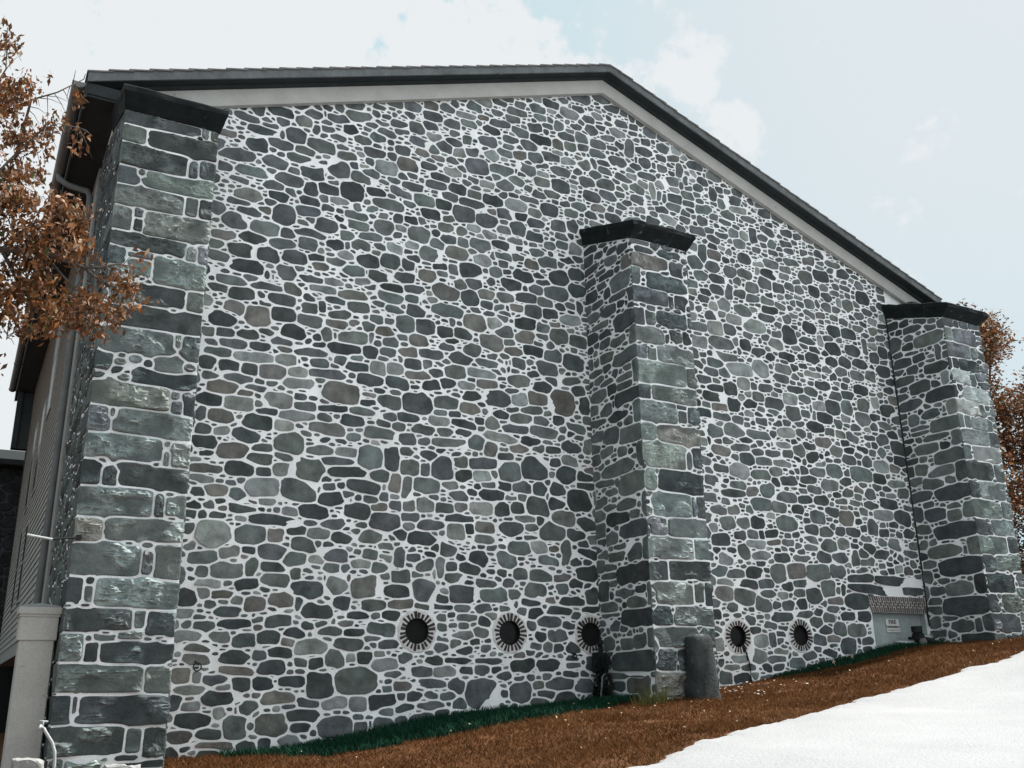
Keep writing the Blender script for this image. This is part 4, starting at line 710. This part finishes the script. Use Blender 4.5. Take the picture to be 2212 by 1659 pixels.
tag(lit.build('leaf_litter', M['litter'], fix=False), 'scattered pale dead leaves and petals on the brown grass', 'leaf litter', kind='stuff')
def fallen(x, y, label):
    mb = MB(); z = float(gz(x, y)) + .07; n = 15
    vs = [(x, y, z)] + [(x + (.055 if k % 3 == 0 else .025) * math.cos(2 * math.pi * k / n), y - .01 * (k % 2), z + .03 + (.055 if k % 3 == 0 else .025) * math.sin(2 * math.pi * k / n)) for k in range(n)]
    mb.add(vs, [(0, k + 1, (k + 1) % n + 1) for k in range(n)], 0, (.36, .30, .25)); mb.tube([(x, y, z), (x + .03, y - .02, z - .05)], .003, 5, 0, (.3, .25, .2))
    tag(mb.build('fallen_leaf', M['litter'], fix=False), label, 'leaf', 'fallen lobed leaves in the dark grass')
fallen(13.15, -.62, 'fallen pale lobed leaf on dark grass, nearer the fifth round vent'); fallen(13.75, -.5, 'fallen pale lobed leaf on dark grass, nearer the rendered doorway')
# ------------------------------------------------------------------ trees
def leafmesh(P, S, cols, droop=.6):
    """P centres (n,3), S sizes (n): folded two-triangle leaves"""
    n = len(P); A = rng.uniform(0, 2 * np.pi, n); El = rng.normal(-droop, .5, n)
    d = np.c_[np.cos(A) * np.cos(El), np.sin(A) * np.cos(El), np.sin(El)]; B = rng.normal(size=(n, 3)); w = np.cross(d, B); w /= np.linalg.norm(w, axis=1)[:, None] + 1e-9
    up = np.cross(w, d); s = S[:, None]
    V = np.stack([P - d * s * .5, P + w * s * .24 + up * s * .06 - d * s * .05, P + d * s * .55, P - w * s * .24 + up * s * .06 - d * s * .05], 1)
    return V
def leaves_obj(name, V, col, m):
    n = len(V); me = bpy.data.meshes.new(name); me.vertices.add(4 * n); me.vertices.foreach_set('co', V.ravel())
    f = np.arange(n)[:, None] * 4 + np.array([0, 1, 2, 0, 2, 3]); me.loops.add(6 * n); me.loops.foreach_set('vertex_index', f.ravel()); me.polygons.add(2 * n); me.polygons.foreach_set('loop_start', np.arange(2 * n) * 3); me.update(calc_edges=True)
    ca = me.color_attributes.new('Col', 'FLOAT_COLOR', 'POINT'); arr = np.ones((n, 4, 4), np.float32); arr[:, :, :3] = col[:, None, :]; ca.data.foreach_set('color', arr.ravel()); me.materials.append(m)
    o = bpy.data.objects.new(name, me); C.objects.link(o); return o
def leafcol(n, base=((.17, .064, .020), (.25, .105, .038), (.095, .043, .018), (.13, .06, .026)), extra=None):
    b = np.array(base); t = rng.integers(0, len(b), n); c = b[t] * rng.uniform(.6, 1.4, n)[:, None]
    g = rng.random(n) < .03; c[g] = np.array([.06, .07, .02]); p = rng.random(n) < .05; c[p] = np.array([.42, .30, .20])
    return c
TY = -4.5
tr = empty('autumn_tree', (-3.4, -4.6, -.2)); tag(tr, 'orange brown autumn tree leaning in from the left in front of the barn', 'tree')
tw = [[(int(a.split(',')[0]) / 100, int(a.split(',')[1]) / 100) for a in t.split(';')] for t in TWIG]
mb = MB(); mb.tube([(-3.4, -4.6, -.6), (-3.35, -4.6, 1.), (-3.2, -4.55, 3.), (-3.05, -4.5, 5.), (-2.9, -4.5, 7.), (-2.8, -4.5, 8.6)], [.26, .21, .18, .14, .09, .03], 12); adopt(mb.build('trunk', M['bark'], smooth=True), tr)
P = []; S = []
for i, t in enumerate(tw):
    mb = MB(); yo = [0, .05, -.1, -.15, .1, .2, .1, -.1, .12][i]
    pts = [(x, TY + yo * min(1, k * .6) + .04 * math.sin(k * 2 + i), z) for k, (x, z) in enumerate(t)]
    if i == 0: pts = [(-3.1, -4.53, 4.6)] + pts
    n = len(pts); mb.tube(pts, [max(.004, (.045 if i == 0 else .014) * (1 - k / n) ** 1.2) for k in range(n)], 7)
    for a, b in zip(pts[:-1], pts[1:]):
        for q in range(5):
            f = random.random(); p = Vector(a).lerp(Vector(b), f); e = p + Vector((random.uniform(-.05, .2), random.uniform(-.2, .2), random.uniform(-.22, .1)))
            if a[0] > -1.2: mb.tube([p, p.lerp(e, .5) + Vector((0, 0, .02)), e], [.004, .003, .0015], 5)
    adopt(mb.build('limb', M['bark'], smooth=True), tr)
for it in LEAF.split(';'):
    cx, cz, rx, rz = [int(q) / 100 for q in it.split(',')]
    rx *= 1.0; yc = TY + rng.normal(0, .15)
    n = int(rx * rz * 7400 * (1 if cx > -1.2 else .35)) + 6
    m_ = max(3, n // 9); cl = rng.normal(0, .45, (m_, 3)) * [rx, max(rx, .12), rz] + [cx, yc, cz]
    idx = rng.integers(0, m_, n); pp = cl[idx] + rng.normal(0, 1, (n, 3)) * [.034, .034, .04] - np.array([0, 0, .02])
    P.append(pp)
P = np.concatenate(P); S = rng.uniform(.026, .082, len(P))
adopt(leaves_obj('crown', leafmesh(P, S, None, .75), leafcol(len(P)), M['leaf']), tr)
def far_tree(name, base, blobs, label, nl, size, cols):
    t = empty(name, base); tag(t, label, 'tree', 'autumn trees behind the barn')
    mb = MB(); top = max(b[2] for b in blobs); b0 = Vector(base); ap = Vector((blobs[0][0], blobs[0][1], top))
    mb.tube([b0 - Vector((0, 0, .5)), b0.lerp(ap, .4) + Vector((.2, 0, 0)), b0.lerp(ap, .75), ap], [.3, .22, .13, .03], 10); adopt(mb.build('trunk', M['bark'], smooth=True), t)
    mb = MB()
    for q in blobs:
        s_ = b0.lerp(ap, .35 + .4 * random.random()); mb.tube([s_, s_.lerp(Vector(q[:3]), .6) + Vector((0, 0, .3)), Vector(q[:3])], [.08, .05, .015], 6)
    adopt(mb.build('limb', M['bark'], smooth=True), t)
    P = []
    for (x, y, z, rx, rz, dn) in blobs:
        n = int(nl * dn); k = max(6, n // 14); cl = rng.normal(size=(k, 3)); cl /= np.linalg.norm(cl, axis=1)[:, None]; cl *= rng.uniform(.45, 1.05, (k, 1)); cl = cl * [rx, rx, rz] + [x, y, z]
        P.append(cl[rng.integers(0, k, n)] + rng.normal(0, .16, (n, 3)))
    P = np.concatenate(P); adopt(leaves_obj('crown', leafmesh(P, rng.uniform(size * .6, size * 1.4, len(P)), None, .3), leafcol(len(P), cols), M['leaf']), t)
cA = ((.16, .065, .024), (.22, .085, .03), (.085, .045, .022)); cB = ((.24, .078, .018), (.32, .12, .034), (.13, .055, .02))
far_tree('autumn_tree', (38.2, 12.5, float(gz(38.2, 12))), [(38.4, 12.5, 15.8, 1.5, 1.5, .7), (38.3, 12.5, 17.1, .8, .8, .2), (37.5, 12.8, 13.3, 1.9, 1.9, 1.2), (39.2, 12, 12.2, 1.6, 1.6, .9), (38.2, 12.2, 10.0, 2.2, 2.0, 1.3), (40.6, 13.0, 16.6, 1.0, .8, .25), (39.4, 12, 16.9, .7, .6, .12), (36.5, 12, 8, 2.4, 2.4, 1.1)], 'brown autumn tree rising just past the right buttress', 4200, .17, cA)
far_tree('autumn_tree', (42.8, 11.2, float(gz(42.8, 11))), [(41.6, 11, 14.0, 1.5, 1.6, 1.1), (42.6, 11, 15.9, 1.3, 1.3, .8), (40.8, 10.6, 11.6, 1.5, 1.5, 1.1), (43.2, 11, 12.4, 2.2, 2.2, 1.2), (41.2, 10.6, 9.0, 1.9, 1.8, 1.4), (39.8, 10.2, 7.2, 1.8, 1.7, 1.3), (42.5, 10.5, 7.5, 2.2, 2.2, 1.1)], 'brighter orange autumn tree at the right edge behind the barn', 4200, .17, cB)
far_tree('autumn_shrub', (36.5, 9.0, float(gz(36.5, 9))), [(36.2, 9.0, 5.8, 1.6, 1.4, 1.2), (37.8, 9.2, 5.6, 1.5, 1.5, 1.2), (35.0, 8.6, 5.0, 1.4, 1.2, 1.)], 'dark brown shrub at the foot of the trees past the right buttress', 3200, .15, ((.05, .028, .014), (.08, .036, .015), (.03, .022, .012)))
# ------------------------------------------------------------------ light, sky, camera
EL, AZ = 59., -3.0      # sun high to the right, raking along the gable
sd = Vector((math.cos(math.radians(EL)) * math.cos(math.radians(AZ)), math.cos(math.radians(EL)) * math.sin(math.radians(AZ)), math.sin(math.radians(EL))))
sl = bpy.data.lights.new('sun', 'SUN'); sl.energy = 4.9; sl.angle = math.radians(.53); sl.color = (1, .965, .91)
so = bpy.data.objects.new('sun', sl); C.objects.link(so); so.rotation_euler = sd.to_track_quat('Z', 'Y').to_euler(); so.location = (30, 0, 40)
w = bpy.data.worlds.new('World'); sc.world = w; w.use_nodes = True; nt = w.node_tree; N = nt.nodes; L = nt.links; N.clear()
out = N.new('ShaderNodeOutputWorld'); bg = N.new('ShaderNodeBackground'); L.new(bg.outputs[0], out.inputs[0]); bg.inputs['Strength'].default_value = .1
sky = N.new('ShaderNodeTexSky'); sky.sky_type = 'NISHITA'; sky.sun_disc = False; sky.sun_elevation = math.radians(EL); sky.sun_rotation = math.radians(90 - AZ); sky.dust_density = 2.5; sky.air_density = 1.; sky.ozone_density = 1.
tc = N.new('ShaderNodeTexCoord')
def dot(vec):
    n = N.new('ShaderNodeVectorMath'); n.operation = 'DOT_PRODUCT'; L.new(tc.outputs['Generated'], n.inputs[0]); n.inputs[1].default_value = vec; return n.outputs['Value']
def math_(op, a, b=None, clamp=False):
    n = N.new('ShaderNodeMath'); n.operation = op; n.use_clamp = clamp
    for i, q in enumerate((a, b)):
        if q is None: continue
        if hasattr(q, 'links'): L.new(q, n.inputs[i])
        else: n.inputs[i].default_value = q
    return n.outputs[0]
def noise(s, d=6, r=.6):
    n = N.new('ShaderNodeTexNoise'); n.inputs['Scale'].default_value = s; n.inputs['Detail'].default_value = d; n.inputs['Roughness'].default_value = r; L.new(tc.outputs['Generated'], n.inputs['Vector']); return n.outputs['Fac']
def smooth(v, a, b):
    n = N.new('ShaderNodeMapRange'); n.interpolation_type = 'SMOOTHSTEP'; n.inputs['From Min'].default_value = a; n.inputs['From Max'].default_value = b; L.new(v, n.inputs['Value']); return n.outputs[0]
nz_ = math_('ADD', math_('MULTIPLY', noise(12, 8, .62), .62), math_('MULTIPLY', noise(45, 6, .6), .38))
def puff(direc, r0, r1):
    d = Vector(direc).normalized(); return math_('ADD', smooth(dot(d), math.cos(r1), math.cos(r0)), 0.)
# a big bank of cloud to the left, a few loose puffs to the right
bank = smooth(dot((-.111, .723, -.682)), -.035, .06)
bank = math_('MULTIPLY', math_('MULTIPLY', bank, smooth(dot((.871, -.4904, -.016)), .235, .10)), 1.35)
cl = math_('MAXIMUM', bank, math_('MULTIPLY', smooth(dot((0, -1, 0)), 0., .5), .8))  # unseen cloud behind the camera, added to light the gable
for d, r0, r1 in (((.548, .607, .576), 0., .050), ((.601, .612, .514), 0., .046)):
    cl = math_('MAXIMUM', cl, puff(d, r0, r1))
cl = math_('ADD', math_('MULTIPLY', cl, .95), math_('MULTIPLY', math_('SUBTRACT', nz_, .5), 4.6))
cmask = smooth(cl, .34, .86)
haze = N.new('ShaderNodeMix'); haze.data_type = 'RGBA'; L.new(smooth(dot((.70, .40, .55)), .80, 1.02), haze.inputs['Factor'])
haze.inputs['A'].default_value = (3.1, 4.4, 4.75, 1); haze.inputs['B'].default_value = (4.4, 4.66, 4.74, 1)
mx0 = N.new('ShaderNodeMix'); mx0.data_type = 'RGBA'; mx0.inputs['Factor'].default_value = .92; L.new(sky.outputs[0], mx0.inputs['A']); L.new(haze.outputs['Result'], mx0.inputs['B'])
mx = N.new('ShaderNodeMix'); mx.data_type = 'RGBA'; L.new(cmask, mx.inputs['Factor']); L.new(mx0.outputs['Result'], mx.inputs['A']); cb = N.new('ShaderNodeVectorMath'); cb.operation = 'SCALE'; cb.inputs[0].default_value = (4.75, 4.95, 5.05)
L.new(math_('SUBTRACT', math_('ADD', 1., math_('MULTIPLY', smooth(dot((0, -1, 0)), .1, .8), .55)), math_('MULTIPLY', smooth(dot((-1, 0, 0)), .25, .8), .45)), cb.inputs['Scale']); L.new(cb.outputs[0], mx.inputs['B'])  # clouds brightened behind the camera, dimmed far left, to light the buttress fronts
L.new(mx.outputs['Result'], bg.inputs['Color'])
cam = bpy.data.cameras.new('camera'); co = bpy.data.objects.new('camera', cam); C.objects.link(co); sc.camera = co
cam.sensor_width = 36; cam.lens = 33.6296; cam.clip_end = 2000; cam.clip_start = .05
Rm = Matrix(((.871338, -.490414, -.016262), (-.134524, -.270623, .95324), (.471883, .828407, .301777)))
mw = Matrix.Identity(4)
for i in range(3): mw[i][0] = Rm[0][i]; mw[i][1] = Rm[1][i]; mw[i][2] = -Rm[2][i]
mw[0][3], mw[1][3], mw[2][3] = 0, -12.7624, 1.6
co.matrix_world = mw
sc.view_settings.view_transform = 'Standard'; sc.view_settings.look = 'None'; sc.view_settings.exposure = .80; sc.view_settings.gamma = 1
sc.cycles.max_bounces = 6; sc.cycles.transparent_max_bounces = 4
